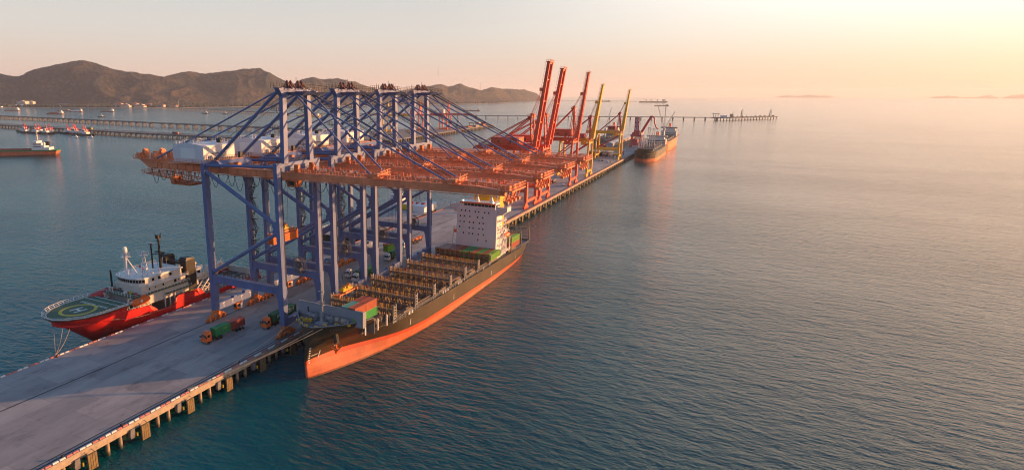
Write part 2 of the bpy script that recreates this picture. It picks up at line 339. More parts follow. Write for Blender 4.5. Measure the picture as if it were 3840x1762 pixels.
c = mixc(ru, c, (0.42, 0.25, 0.12))
n.links.new(c, b.inputs["Base Color"]); b.inputs["Roughness"].default_value = 0.82
MATS["quay_concrete"] = m
QW = -52.6
q = MB(); q.box(QW, 0, -240, 1010, -1.15, 0); struct(q.build("quay", "quay_concrete"))
q = MB(); q.box(-1.2, -0.02, -240, 1010, -1.75, -1.16); struct(q.build("quay_edge_beam", "fascia"))
q = MB(); q.box(QW + 0.02, QW + 1.2, -240, 1010, -1.75, -1.16); struct(q.build("quay_edge_beam", "fascia"))
q = MB()
for y in range(-230, 1010, 14): q.box(-50, -3, y, y + 1.2, -1.8, -1.16)
struct(q.build("quay_underside", "fascia"))
# sea face of the slab is the pale fascia strip
q = MB(); q.box(0.003, 0.10, -240, 1010, -1.3, -0.03); struct(q.build("quay_fascia", "fascia"))
q = MB()
for x, wd in ((-33.14, 0.42), (-2.68, 0.34), (-1.55, 0.42)): q.box(x - wd / 2, x + wd / 2, -240, 1000, 0.002, 0.008)
struct(q.build("quay_rail_slot", "rail_dark"))
# piles
pm = MB(); pm.tube((0, 0, 0), (0, 0, 5.6), 0.45, 12)
def piles():
    ys = []
    y = -84.0
    while y < 640:
        ys += [y + 3.2, y + 6.4, y + 9.6]; y += 13.5
    first = None
    for i, yy in enumerate(ys):
        if first is None:
            first = pm.build("quay_pile", "tide_pile", smooth=False); o = first
        else: o = first.copy(); C.objects.link(o)
        o.location = (-0.75, yy, -6.8)
        tag(o, "round concrete pile under the seaward edge of the quay", "pile", "concrete piles under the seaward quay edge")
        o.rotation_euler = (0, 0, random.random() * 6)
piles()
pl = MB()
for y in range(-84, 640, 7):
    for x in (-6, -12): pl.tube((x, y, -6.8), (x, y, -1.2), 0.45, 8)
for y in range(646, 1000, 7): pl.tube((-0.75, y, -6.8), (-0.75, y, -1.2), 0.45, 8)
struct(tag(pl.build("quay_piling", "concrete_pile"), "rows of concrete piles deep under the quay", "piles"), "stuff")
# fenders
fr = thing("fender", "timber faced fender panel on the seaward quay edge", "fender", (0.1, 0, -2.8), 0, "fender panels along the seaward quay edge")
OFF[0] = Vector((0.1, 0, -2.8))
f = MB(); f.box(1.25, 1.6, -1.1, 1.1, -4.75, -1.0)
for y in (-1.1, -0.55, 0, 0.55): f.box(1.6, 1.66, y + 0.04, y + 0.5, -4.7, -1.05)
f.build("face_panel", "fender_panel", fr)
f = MB(); f.tube((0.05, 0, -2.6), (1.25, 0, -2.6), 0.62, 12, 0.5); f.build("rubber_unit", "rubber", fr)
f = MB(); f.frus((-0.3, 0.55, -3.4, -2.0), (-0.3, 0.55, -3.2, -2.1), -3.0, -1.2); f.frus((-0.2, 0.45, -3.2, -2.2), (-0.3, 0.55, -3.4, -2.0), -3.6, -3.0); f.build("concrete_corbel", "grey_steel", fr)
f = MB(); f.tube((0.75, -1.7, -3.3), (0.75, -1.7, -2.5), 0.24, 8); f.build("mooring_float", "safety_yellow", fr)
for e in (-1, 1): f = MB(); f.path([(0.1, 0.8 * e, -0.7), (1.25, 0.9 * e, -1.2)], 0.06); f.build("chain", "dark_steel", fr)
OFF[0] = Vector((0, 0, 0))
for i in range(1, 44):
    d = dup(fr); d.location.y = -69.2 + 13.5 * (i - 1)
    if i in (6, 7, 8, 9): d["label"] = "timber faced fender panel between the quay and the container ship"
fr.location.y = -82.7
# kerb blocks
def kerbs(x, y0, y1, side):
    k = MB(); k.frus((-0.22, 0.22, -0.62, 0.62), (-0.15, 0.15, -0.56, 0.56), 0.0, 0.34)
    fw = k.build("kerb_block", "mark_white"); fr_ = k.build("kerb_block", "kerb_red"); y = y0; i = 0; uw = ur = False
    while y < y1:
        white = (i // 2) % 2 == 0
        src = fw if white else fr_
        if white and not uw: o = fw; uw = True
        elif not white and not ur: o = fr_; ur = True
        else: o = src.copy(); C.objects.link(o)
        o.location = (x, y + random.uniform(-0.06, 0.06), 0); o.rotation_euler = (0, 0, random.uniform(-0.02, 0.02))
        tag(o, ("white" if white else "red") + " painted kerb block along the " + side + " edge of the quay", "kerb block", ("white" if white else "red") + " kerb blocks on the " + side + " quay edge")
        i += 1; y += 1.5
kerbs(-0.35, -82, 14, "seaward"); kerbs(QW + 0.35, -66, 30, "landward")
k = MB()
y = 15
while y < 640: k.box(-0.5, -0.2, y, y + 1.2, 0.0, 0.3); y += 1.5
y = 31.5
while y < 300: k.box(QW + 0.2, QW + 0.5, y, y + 1.2, 0.0, 0.3); y += 1.5
struct(tag(k.build("kerb_row", "kerb_red"), "far rows of kerb blocks along both quay edges", "kerb"), "stuff")
# small details on the quay
for x, y in ((-0.95, -41), (-0.95, -60), (-0.95, -74), (-0.95, -22), (QW + 0.9, -44)):
    bo = MB(); bo.tube((0, 0, 0), (0, 0, 0.45), 0.2, 10); bo.tube((0, 0, 0.45), (0, 0, 0.62), 0.34, 10, 0.28); bo.box(-0.35, 0.35, -0.35, 0.35, 0, 0.06)
    o = bo.build("bollard", "rail_dark", loc=(x, y, 0.009)); tag(o, "dark iron mooring bollard on the quay edge", "bollard", "mooring bollards on the quay edges")
# ------------------------------------------------------------------ blue ship-to-shore cranes
WB, PITCHY = 19.16, 27.67
XL, XS = -33.14, -2.68
YG = (5.9, 13.3)          # the two girders
def blue_crane():
    t = thing("ship_to_shore_crane", "nearest blue container crane, working closest to the camera", "gantry crane", (-18, 9.58, 0), 0, "blue gantry cranes over the container ship")
    OFF[0] = Vector((-18, 9.58, 0))
    for y in (0, WB):
        for x, s, top in ((XL, 1, 53.9), (XS, -1, 55.4)):
            m = MB(); m.box(x - 0.7, x + 0.7, y - 1.05, y + 1.05, 15.8, top)
            a, b_ = (x - 0.7, x + 0.72) if s > 0 else (x - 0.72, x + 0.7)
            hi = (x - 0.7, x + 2.5) if s > 0 else (x - 2.5, x + 0.7)
            m.loft([[(hi[0], y - 0.95, 13.9), (hi[1], y - 0.95, 13.9), (hi[1], y + 0.95, 13.9), (hi[0], y + 0.95, 13.9)],
                    [((x - 0.7) if s > 0 else (x - 1.75), y - 0.95, 12.2), ((x + 1.75) if s > 0 else (x + 0.7), y - 0.95, 12.2), ((x + 1.75) if s > 0 else (x + 0.7), y + 0.95, 12.2), ((x - 0.7) if s > 0 else (x - 1.75), y + 0.95, 12.2)],
                    [(a, y - 0.95, 3.6), (b_, y - 0.95, 3.6), (b_, y + 0.95, 3.6), (a, y + 0.95, 3.6)]])
            m.box(x - 0.72, x + 0.72, y - 1.07, y + 1.07, 13.9, 15.9)
            lg = m.build("leg", "crane_blue", t)
            if x == XS:
                l = MB()
                for z in range(17, 54, 1): l.bar((x + 0.75, y + 0.75, z), (x + 0.75, y + 1.02, z), 0.05)
                l.bar((x + 0.78, y + 0.75, 16.5), (x + 0.78, y + 0.75, 54), 0.07); l.bar((x + 0.78, y + 1.04, 16.5), (x + 0.78, y + 1.04, 54), 0.07)
                l.build("ladder", "dark_steel", t)
        m = MB(); m.box(XL + 0.72, XS - 0.72, y - 0.85, y + 0.85, 13.75, 16.1); m.box(XL + 0.7, XS - 0.7, y - 0.95, y + 0.95, 15.95, 16.22); m.build("cross_beam", "crane_blue", t)
        m = MB(); yy = y - 0.9 if y == 0 else y - 0.9
        m.rail([(XL + 1, y - 0.9, 16.2), (XS - 1, y - 0.9, 16.2)], 1.1, 1.6, 0.07); m.rail([(XL + 1, y + 0.9, 16.2), (XS - 1, y + 0.9, 16.2)], 1.1, 1.6, 0.07); m.build("beam_railing", "dark_steel", t)
        m = MB(); m.tube((XL + 0.6, y, 53.2), (XS - 0.6, y, 54.2), 0.45, 12); m.build("upper_tie", "crane_blue", t)
        for z0, z1 in ((51.2, 36.0), (17.2, 33.6)):
            m = MB(); m.tube((XL + 0.5, y, z0), (XS - 1.2, y, z1), 0.62, 12); m.build("brace", "crane_blue", t)
        m = MB(); m.yprism([(XS - 0.6, 38.2), (XS - 1.2, 37.4), (XS - 2.4, 36.6), (XS - 2.9, 35.6), (XS - 2.2, 34.9), (XS - 2.9, 34.0), (XS - 2.4, 33.0), (XS - 1.2, 32.2), (XS - 0.6, 31.4)], y - 0.5, y + 0.5); m.build("gusset", "crane_blue", t)
    # sill beams and bogies
    for x, s in ((XL, 1), (XS, 1)):
        m = MB(); m.yprism([(x - 0.75, 3.3), (x + 0.75, 3.3), (x + 0.75, 5.7), (x - 0.75, 5.7)], 0.96, WB - 0.96)
        m.box(x - 0.7, x + 0.7, 8.2, 9.6, 5.68, 6.2); m.box(x - 0.7, x + 0.7, 13.6, WB - 1.0, 5.68, 6.5)
        m.build("sill_beam", "crane_blue", t)
        for y in (0, WB):
            m = MB(); m.frus((x - 0.55, x + 0.55, y - 1.2, y + 1.2), (x - 0.75, x + 0.75, y - 1.1, y + 1.1), 2.5, 3.6)
            m.frus((x - 0.5, x + 0.5, y - 2.6, y + 2.6), (x - 0.6, x + 0.6, y - 1.6, y + 1.6), 1.9, 2.7)
            for d in (-2.25, 2.25):
                m.frus((x - 0.5, x + 0.5, y + d - 1.7, y + d + 1.7), (x - 0.5, x + 0.5, y + d - 0.8, y + d + 0.8), 1.0, 2.1)
                for e in (-1.1, 1.1):
                    m.box(x - 0.62, x + 0.62, y + d + e - 0.55, y + d + e + 0.55, 0.45, 1.15)
                    m.tube((x - 0.75, y + d + e, 0.42), (x + 0.75, y + d + e, 0.42), 0.4, 10)
                    m.box(x + 0.5, x + 1.05, y + d + e - 0.3, y + d + e + 0.3, 0.7, 1.5)
            m.box(x - 0.3, x + 0.3, y - 4.7, y + 4.7, 0.5, 0.9)
            m.build("bogie", "bogie_orange", t)
    for y in (3.2, 7.4, 11.8, 16.0):
        m = MB(); m.box(XL + 0.752, XL + 0.79, y - 0.5, y + 0.5, 5.1, 5.35); m.box(XL + 0.752, XL + 0.79, y - 0.11, y + 0.11, 3.8, 5.1); m.build("letter_mark", "mark_white", t)
    m = MB(); m.box(XL - 0.2, XL + 1.5, 8.4, 11.4, 0.9, 3.3); m.box(XL - 0.3, XL + 1.6, 8.3, 11.5, 3.25, 3.4); cb = m.build("control_cabin", "bogie_orange", t)
    m = MB(); m.box(XL + 1.502, XL + 1.53, 8.7, 10.0, 1.9, 3.0); m.box(XL + 0.0, XL + 1.3, 8.37, 8.398, 1.9, 3.0); m.build("cabin_window", "glass", cb)
    m = MB(); m.box(XL + 1.502, XL + 1.53, 10.2, 11.1, 1.0, 3.1); m.build("cabin_door", "white", cb)
    # portal beams at the top
    m = MB(); m.box(XS - 0.72, XS + 0.68, 1.06, WB - 1.06, 52.6, 55.3); m.build("portal_beam", "crane_blue", t)
    m = MB(); m.rail([(XS + 0.6, 1, 55.3), (XS + 0.6, WB - 1, 55.3)], 1.1, 1.3, 0.08); m.rail([(XS - 0.6, 1, 55.3), (XS - 0.6, WB - 1, 55.3)], 1.1, 1.3, 0.08); m.build("beam_railing", "dark_steel", t)
    m = MB(); m.box(XL - 0.7, XL + 0.7, 1.06, WB - 1.06, 52.5, 53.9); m.frus((XL + 0.7, XL + 5.2, 2.2, WB - 2.2), (XL + 0.7, XL + 3.6, 2.2, WB - 2.2), 52.4, 54.6); m.build("portal_beam", "crane_blue", t)
    # girders
    for y in YG:
        m = MB(); m.box(-66, -7.6, y - 0.7, y + 0.7, 50.15, 52.1); m.box(-66, -7.6, y - 0.95, y + 0.95, 52.1, 52.25); m.box(-66, -7.6, y - 1.0, y + 1.0, 50.0, 50.16)
        for x in range(-64, -8, 4): m.box(x - 0.06, x + 0.06, y - 0.9, y + 0.9, 50.2, 52.05)
        m.build("girder", "crane_orange", t)
        m = MB()
        def bz(x): return 0.02 * (x + 6) * 0.6
        m.yprism([(-6.6, 50.1), (68.2, 50.4), (68.2, 51.6), (60, 52.35), (-3.5, 52.2), (-6.6, 51.4)], y - 0.75, y + 0.75)
        m.yprism([(-6.0, 49.98), (68.4, 50.28), (68.4, 50.42), (-6.0, 50.12)], y - 1.0, y + 1.0)
        m.box(-3.5, 59.9, y - 0.78, y + 0.78, 51.2, 51.3)
        m.build("boom", "crane_orange", t)
        m = MB(); o = -0.95 if y < 9 else 0.95
        m.rail([(-3, y + o, 52.2), (67, y + o, 52.2)], 1.15, 2.2, 0.15); m.rail([(-64, y + o, 52.25), (-8, y + o, 52.25)], 1.1, 2.2, 0.10)
        m.rail([(-3, y - o * 0.75, 52.25), (67, y - o * 0.75, 52.25)], 1.1, 2.2, 0.10); m.build("boom_railing", "crane_orange", t)
        m = MB(); m.box(0, 62, y - o * 0.8 - 0.9, y - o * 0.8 + 0.0, 51.9, 51.98) if o < 0 else m.box(0, 62, y - o * 0.8, y - o * 0.8 + 0.9, 51.9, 51.98)
        for x in range(2, 62, 5): m.box(x, x + 0.8, y - o - 0.3, y - o + 0.3, 52.0, 52.7)
        m.build("boom_walkway", "grey_steel", t)
    m = MB()
    for x in list(range(-62, -8, 9)) + [-4, 8, 20, 32, 44, 56, 66]: m.box(x - 0.35, x + 0.35, YG[0] + 0.76, YG[1] - 0.76, 51.0, 51.9)
    m.build("boom_cross_tie", "crane_orange", t)
    for y in YG:
        m = MB(); m.box(-9.2, -5.2, y - 1.1, y + 1.1, 52.3, 53.4); m.box(-7.9, -6.2, y - 0.9, y + 0.9, 49.9, 52.4); m.build("boom_hinge", "crane_orange", t); m = MB(); m.box(-0.6, 0.9, y - 0.55, y + 0.55, 52.3, 54.6); m.build("latch_post", "bogie_orange", t)
    for x in (27.2, 51.4):
        m = MB()
        m.box(x - 1.2, x + 1.0, YG[0] - 0.5, YG[0] + 0.5, 52.3, 53.3); m.box(x + 0.9, x + 1.5, YG[0] - 0.3, YG[0] + 0.3, 52.7, 53.0)
        m.box(x + 1.4, x + 4.6, YG[0] - 2.6, YG[0] - 0.8, 52.7, 52.9); m.box(x + 1.4, x + 4.6, YG[0] - 0.8, YG[0] + 3.2, 53.2, 53.35); m.bar((x + 3, YG[0] - 2.6, 53.5), (x + 3, YG[0] + 3, 53.5), 1.3, 0.8)
        m.rail([(x + 1.4, YG[0] - 2.6, 52.9), (x + 4.6, YG[0] - 2.6, 52.9), (x + 4.6, YG[0] + 3.2, 53.3), (x + 1.4, YG[0] + 3.2, 53.3)], 1.6, 0.9, 0.13, 2)
        m.build("stay_platform", "crane_orange", t)
        m = MB(); m.box(x - 1.2, x + 1.0, YG[1] - 0.5, YG[1] + 0.5, 52.2, 53.3); m.build("stay_bracket", "crane_orange", t)
    m = MB(); m.box(66.6, 70.6, YG[0] - 1.8, YG[1] + 1.8, 51.5, 51.8); m.rail([(66.6, YG[0] - 1.8, 51.8), (70.6, YG[0] - 1.8, 51.8), (70.6, YG[1] + 1.8, 51.8), (66.6, YG[1] + 1.8, 51.8)], 1.5, 1.0, 0.13)
    for y in (YG[0], 9.6, YG[1]): m.box(67, 69.5, y - 0.8, y + 0.8, 51.8, 53.0)
    for y in (5, 8, 11, 14):
        m.bar((69.5, y, 51.5), (68.6, y, 48.8), 0.3); m.box(68.2, 69.4, y - 0.5, y + 0.5, 48.2, 49.0)
    m.rail([(68, YG[0] - 1, 48.6), (68, YG[1] + 1, 48.6)], 1.1, 1.0, 0.12); m.build("tip_platform", "crane_orange", t)
    # rear end
    m = MB(); m.box(-73.5, -62, YG[0] - 1.6, YG[1] + 1.6, 52.9, 53.2); m.frus((-66.5, -62, YG[0] - 1, YG[1] + 1), (-71, -62, YG[0] - 1, YG[1] + 1), 50.0, 52.9)
    for x, y in ((-70.6, 5.2), (-70.4, 12), (-64, 6), (-63.5, 12.4)): m.box(x - 0.9, x + 0.9, y - 1.0, y + 1.0, 53.2, 55.2)
    for x, y in ((-68.3, 5.5), (-63.2, 8.5)): m.disc((x, y, 55.6), (1, 0.15, 0), 1.25, 0.5); m.disc((x + 0.8, y, 55.4), (1, 0.15, 0), 1.25, 0.4); m.box(x - 0.3, x + 1.1, y - 0.5, y + 0.5, 53.2, 55.4)
    m.rail([(-62, YG[0] - 1.6, 53.2), (-73.5, YG[0] - 1.6, 53.2), (-73.5, YG[1] + 1.6, 53.2), (-62, YG[1] + 1.6, 53.2)], 1.2, 1.2, 0.11); m.build("rear_platform", "crane_orange", t)
    m = MB()          # maintenance frame hung under the back reach
    for y in (4.9, 14.3):
        m.bar((-68, y, 47.9), (-48.5, y, 46.0), 0.28); m.bar((-68, y, 48.9), (-48.5, y, 47.6), 0.14)
        for i in range(10):
            x = -67 + i * 2.0; m.bar((x, y, 50), (x + 0.9, y, 47.6 - i * 0.15), 0.13); m.bar((x + 0.9, y, 47.7 - i * 0.15), (x + 2, y, 50), 0.13)
    for i in range(9): x = -67.5 + i * 2.2; m.bar((x, 4.9, 47.7 - i * 0.2), (x, 14.3, 47.7 - i * 0.2), 0.2)
    m.rail([(-69.5, 4.2, 48.1), (-69.5, 15, 48.1)], 1.1, 1.0, 0.09); m.box(-69.6, -67.8, 4.2, 15, 47.8, 47.95); m.rail([(-69, 4.2, 48.1), (-60, 4.2, 47.2), (-52, 4.2, 46.4)], 1.1, 1.1, 0.08)
    m.build("maintenance_frame", "crane_orange", t)
    m = MB(); m.frus((-53.5, -45.5, 4.5, 10), (-54.5, -44.0, 4.0, 10), 44.9, 45.7); m.bar((-53, 5, 45.7), (-53.6, 5, 50), 0.25); m.bar((-45, 5, 45.7), (-45.5, 5, 50), 0.25); m.frus((-54.6, -53.2, 4.2, 8), (-55.2, -53.2, 4.2, 8), 45.0, 47.6); m.build("maintenance_basket", "bogie_orange", t)
    # machinery house
    m = MB(); m.loft([[(-51, y, 53.3), (-36.5, y, 53.3), (-36.5, y, 59.0), (-39, y, 59.35), (-43.7, y, 59.85), (-48.4, y, 59.35), (-51, y, 59.0)] for y in (3, 17)])
    hs = m.build("machinery_house", "house_white", t)
    m = MB(); m.box(-47.3, -40.6, 2.93, 2.998, 54.6, 58.0); m.build("house_panel", "panel_cream", hs)
    m = MB(); m.box(-36.498, -36.44, 4.4, 5.5, 57.4, 58.5); m.build("house_vent", "wall_pale", hs); m = MB(); m.box(-36.498, -36.44, 12.2, 13.2, 53.4, 55.5); m.build("house_door", "wall_pale", hs)
    m = MB(); m.bar((-36.2, 6.5, 56.3), (-36.2, 12.8, 56.3), 0.7, 0.15); m.build("house_canopy", "dark_steel", hs)
    m = MB(); m.rail([(-36.7, 3.2, 59.0), (-43.7, 3.2, 59.85), (-50.8, 3.2, 59.0), (-50.8, 16.8, 59.0), (-43.7, 16.8, 59.85), (-36.7, 16.8, 59.0)], 1.1, 1.3, 0.1); m.build("roof_railing", "house_white", hs)
    m = MB()
    for x, y in ((-46, 14.5), (-45, 14.5), (-40, 13), (-39, 13)): m.box(x - 0.35, x + 0.35, y - 0.4, y + 0.4, 59.4, 60.8)
    m.build("roof_vent", "dark_steel", hs)
    m = MB(); m.box(-52.4, -35.0, 1.9, 18.1, 53.0, 53.28); m.box(-35.0, -29.6, 1.9, 18.1, 54.62, 54.75); m.build("house_platform", "crane_orange", t)
    m = MB(); m.rail([(-52.4, 1.9, 53.3), (-35, 1.9, 53.3)], 1.1, 1.4, 0.09); m.build("platform_railing", "crane_orange", t)
    m = MB(); m.rail([(-35, 1.9, 54.8), (-29.6, 1.9, 54.8), (-29.6, 18.1, 54.8)], 1.2, 0.8, 0.09); m.box(-30, -29, 12, 13, 54.8, 56.8); m.build("platform_railing", "dark_steel", t)
    m = MB()
    for y in (6.2, 9.3): m.tube((-28.6, y, 52.7), (-27.0, y, 52.7), 0.95, 12); m.box(-29.5, -27.5, y - 0.7, y + 0.7, 52.2, 53.3)
    m.build("hoist_motor", "bogie_orange", t)
    # mast frame
    for y0, y1 in ((2.9, 3.5), (15.4, 15.0)):
        m = MB(); m.bar((-2.2, y0, 55.2), (-2.2, y1, 76.0), 1.5, 1.9, up=(0, 1, 0), w2=1.4, h2=1.7); m.build("mast_leg", "crane_blue", t)
    m = MB(); m.frus((-3.0, -1.4, 2.4, 16.1), (-3.2, -1.3, 0.9, 16.3), 75.4, 77.6); m.build("mast_head", "crane_blue", t)
    m = MB(); m.frus((-1.3, 3.6, 5.5, 15.5), (-1.3, 5.6, 4.5, 16.4), 75.6, 76.5); m.box(-1.3, 6.4, 8.5, 9.4, 76.5, 76.7); m.box(-4.5, -1.3, 2, 16.5, 77.62, 77.75); m.build("head_platform", "crane_blue", t)
    m = MB(); m.rail([(-4.5, 1, 77.7), (-4.5, 16.5, 77.7), (5.6, 16.5, 76.6), (5.6, 4.5, 76.6)], 1.4, 1.3, 0.09); m.rail([(-1, 1, 77.7), (-1, 16.5, 77.7)], 1.3, 1.2, 0.09)
    for x, y, h in ((-2, 1.0, 2.2), (-2, 9.8, 3.4), (-3, 15.5, 2.4), (-3, 4, 2)): m.bar((x, y, 77.6), (x, y, 77.6 + h), 0.1)
    m.build("head_railing", "dark_steel", t)
    for y in (4.6, 6.2, 9.6, 11.3):
        m = MB(); m.disc((-1.4, y, 78.4), (0.2, 1, 0), 0.95, 0.3, 16); m.bar((-3.0, y + 0.3, 77.6), (-1.4, y + 0.3, 79.9), 0.4, 0.3); m.bar((0.4, y + 0.3, 77.4), (-1.4, y + 0.3, 79.6), 0.35, 0.3); m.build("rope_sheave", "sheave_brown", t)
    for y0, y1 in ((3.4, 4.0), (15.1, 15.2)):
        m = MB(); m.path([(-2.6, y0, 77.0), (-4.6, y0, 76.3), (XL + 0.2, y1, 54.2)], 0.55, 10); m.tube((XL + 0.2, y1, 54.3), (XL - 0.2, y1, 53.0), 0.9, 10); m.build("mast_brace", "crane_blue", t)
    for y0, y1 in ((3.4, 5.6), (15.1, 13.6)):
        m = MB(); m.path([(-2.8, y0, 77.3), (-41.5, y0 + (y1 - y0) * 0.65, 61.9), (-63, y1, 53.2)], 0.27, 8); m.build("back_stay", "crane_blue", t)
        m = MB(); yy = y0 + (y1 - y0) * 0.65; m.bar((-41.5, yy, 59.5), (-41.5, yy, 61.9), 0.22); m.build("stay_post", "crane_blue", t)
    m = MB()
    for y, z in ((-1, 0), (1, 1)):
        pass
    for y in (3.2, 15.2):
        for z in (60, 65.5, 71):
            m.box(-5.2, -3.0, y - 1.6, y + 1.6, z, z + 0.1); m.rail([(-3.2, y - 1.6, z + 0.1), (-5.2, y - 1.6, z + 0.1), (-5.2, y + 1.6, z + 0.1)], 1.1, 0.8, 0.07); m.bar((-3, y, z - 1.6), (-5, y, z), 0.12)
    m.build("mast_landing", "dark_steel", t)
    # forestays
    for y0, y1 in ((5.4, 5.9), (13.6, 13.3)):
        for x in (27.2, 51.4):
            m = MB(); a = Vector((0.6, y0, 76.2)); e = Vector((x, y1, 53.0)); mid = a.lerp(e, 0.5)
            m.bar(a, e, 0.32, 0.42); m.box(mid.x - 0.5, mid.x + 0.5, mid.y - 0.35, mid.y + 0.35, mid.z - 0.4, mid.z + 0.4); m.build("fore_stay", "crane_blue", t)
    m = MB()
    for y in (7.2, 8.2, 10.6, 11.6): m.tube((1, y, 77.8), (50.5, y, 53.2), 0.075, 5)
    for y in (8.0, 11): m.tube((-2, y, 77.8), (-34, y, 59.5), 0.06, 5)
    m.build("boom_rope", "wire", t)
    # stairs on the far land leg, cable reel, festoon, trolley
    m = MB()
    for i in range(9):
        z = 17 + i * 3.9; a, e = (XL + 1.0, XL + 2.6) if i % 2 == 0 else (XL + 2.6, XL + 1.0)
        for dy in (-0.4, 0.4): m.bar((a + 0.2, WB + dy, z), (e + 0.2, WB + dy, z + 3.2), 0.12, 0.25); m.bar((a + 0.2, WB + dy, z + 1), (e + 0.2, WB + dy, z + 4.2), 0.07)
        for k in range(8): q = (k + 0.5) / 8; m.box(a + 0.2 + (e - a) * q - 0.12, a + 0.2 + (e - a) * q + 0.12, WB - 0.4, WB + 0.4, z + 3.2 * q, z + 3.2 * q + 0.06)
        m.box(XL + 0.72, XL + 3.3, WB - 0.5, WB + 0.5, z + 3.25, z + 3.35); m.rail([(XL + 3.3, WB - 0.5, z + 3.3), (XL + 3.3, WB + 0.5, z + 3.3)], 1.1, 0.9, 0.08)
    m.build("stairway", "dark_steel", t)
    rc = Vector((-10.0, WB - 1.9, 18.3)); m = MB()
    m.ring(rc + Vector((0, -0.35, 0)), (0, 1, 0), 2.7, 0.11); m.ring(rc + Vector((0, 0.35, 0)), (0, 1, 0), 2.7, 0.11)
    for i in range(24):
        a = i * 2 * math.pi / 24; d = Vector((math.cos(a), 0, math.sin(a)))
        for o in (-0.35, 0.35): m.bar(rc + Vector((0, o, 0)) + d * 0.5, rc + Vector((0, o, 0)) + d * 2.7, 0.09, 0.09)
    m.disc(rc, (0, 1, 0), 0.6, 1.0, 14); m.bar(rc + Vector((0, 0.9, 0)), rc + Vector((0, 0.9, -2.2)), 0.5, 0.5); m.box(rc.x - 1.2, rc.x + 1.2, rc.y - 0.6, rc.y + 1.1, 15.4, 15.7)
    rl = m.build("cable_reel", "grey_steel", t)
    m = MB(); m.disc(rc, (0, 1, 0), 1.25, 0.35, 24); m.build("wound_cable", "dark_steel", rl)
    m = MB()
    x = -64.0; k = 0
    while x < 16:
        L = 3.6 + 0.8 * math.sin(k * 2.3); D = 3.4 + 1.1 * math.cos(k * 1.7); k += 1
        m.path([(x + L * i / 10, 4.3, 49.3 - D * (1 - (2 * i / 10 - 1) ** 2)) for i in range(11)], 0.085, 5); m.box(x - 0.2, x + 0.2, 4.15, 4.45, 49.2, 49.7); x += L
    m.build("festoon_cable", "wire", t)
    m = MB(); m.bar((-66, 4.3, 49.7), (67, 4.3, 49.95), 0.16, 0.16)
    for i in range(30): m.bar((-64 + i * 4.5, 4.3, 49.75), (-64 + i * 4.5, YG[0] - 0.7, 50.15), 0.1)
    m.build("festoon_rail", "crane_orange", t)
    m = MB()
    for x in (-2.0, 4.2): m.box(x - 0.5, x + 0.5, YG[0] - 0.3, YG[1] + 0.3, 49.2, 49.9)
    m.box(-2, 4.2, 8, 11.2, 48.9, 49.8); tr = m.build("trolley", "bogie_orange", t)
    m = MB(); m.frus((4.4, 7.8, 8.2, 11.0), (4.2, 8.3, 8.2, 11.0), 47.0, 49.2); m.build("operator_cabin", "bogie_orange", tr)
    m = MB(); m.box(5.0, 7.2, 8.14, 8.198, 47.6, 48.8); m.build("cabin_window", "glass", tr)
    OFF[0] = Vector((0, 0, 0))
    return t
bc = blue_crane(); CRANES = [bc]
for i, lab in enumerate(("second nearest of the four blue container cranes", "third nearest blue container crane, between two blue neighbours", "farthest blue container crane, beside the ship's white bridge tower")):
    CRANES.append(dup(bc, (-18, 9.58 + PITCHY * (i + 1), 0), label=lab))
def trolley_of(c): return [o for o in c.children if o.name.startswith("trolley")][0]
for c, dx in zip(CRANES, (-10.5, 14, 6, -18.0)): trolley_of(c).location.x += dx

# ------------------------------------------------------------------ shipping containers
BOX = {}
def container(col, L, loc, label, group, rz=0.0, h=2.6, par=None):
    key = (col, L, h)
    if key not in BOX:
        m = MB(); w2, l2 = 1.2, L / 2
        n_ = int(L / 0.56)
        side = []
        for i in range(n_):
            y0 = -l2 + 0.25 + (L - 0.5) * i / n_; st = (L - 0.5) / n_
            side += [(w2 - 0.09, y0), (w2 - 0.02, y0 + st * 0.2), (w2 - 0.02, y0 + st * 0.5), (w2 - 0.09, y0 + st * 0.7)]
        side = [(w2 - 0.09, -l2 + 0.1)] + side + [(w2 - 0.09, l2 - 0.1)]
        m.prism(side + [(-x, y) for x, y in side[::-1]], 0.12, h - 0.1)
        for x in (-w2 + 0.09, w2 - 0.09):
            m.box(x - 0.09, x + 0.09, -l2, l2, 0, 0.16); m.box(x - 0.09, x + 0.09, -l2, l2, h - 0.12, h)
            for y in (-l2 + 0.09, l2 - 0.09): m.box(x - 0.1, x + 0.1, y - 0.1, y + 0.1, 0.001, h + 0.002)
        for y in (-l2 + 0.08, l2 - 0.08): m.box(-w2 + 0.1, w2 - 0.1, y - 0.07, y + 0.07, 0, 0.18); m.box(-w2 + 0.1, w2 - 0.1, y - 0.07, y + 0.07, h - 0.16, h)
        m.box(-w2 + 0.17, w2 - 0.17, -l2 + 0.15, l2 - 0.15, h - 0.1, h - 0.04)
        for x in (-0.85, -0.3, 0.3, 0.85): m.box(x - 0.03, x + 0.03, -l2 + 0.02, -l2 + 0.1, 0.2, h - 0.2)
        o = m.build("shipping_container", "box_" + col); BOX[key] = o
    else:
        o = BOX[key].copy(); C.objects.link(o)
    o.location = loc
    if isinstance(rz, (int, float)): o.rotation_euler = (0, 0, rz)
    else: o.rotation_euler = rz
    return tag(o, label, "container", group)
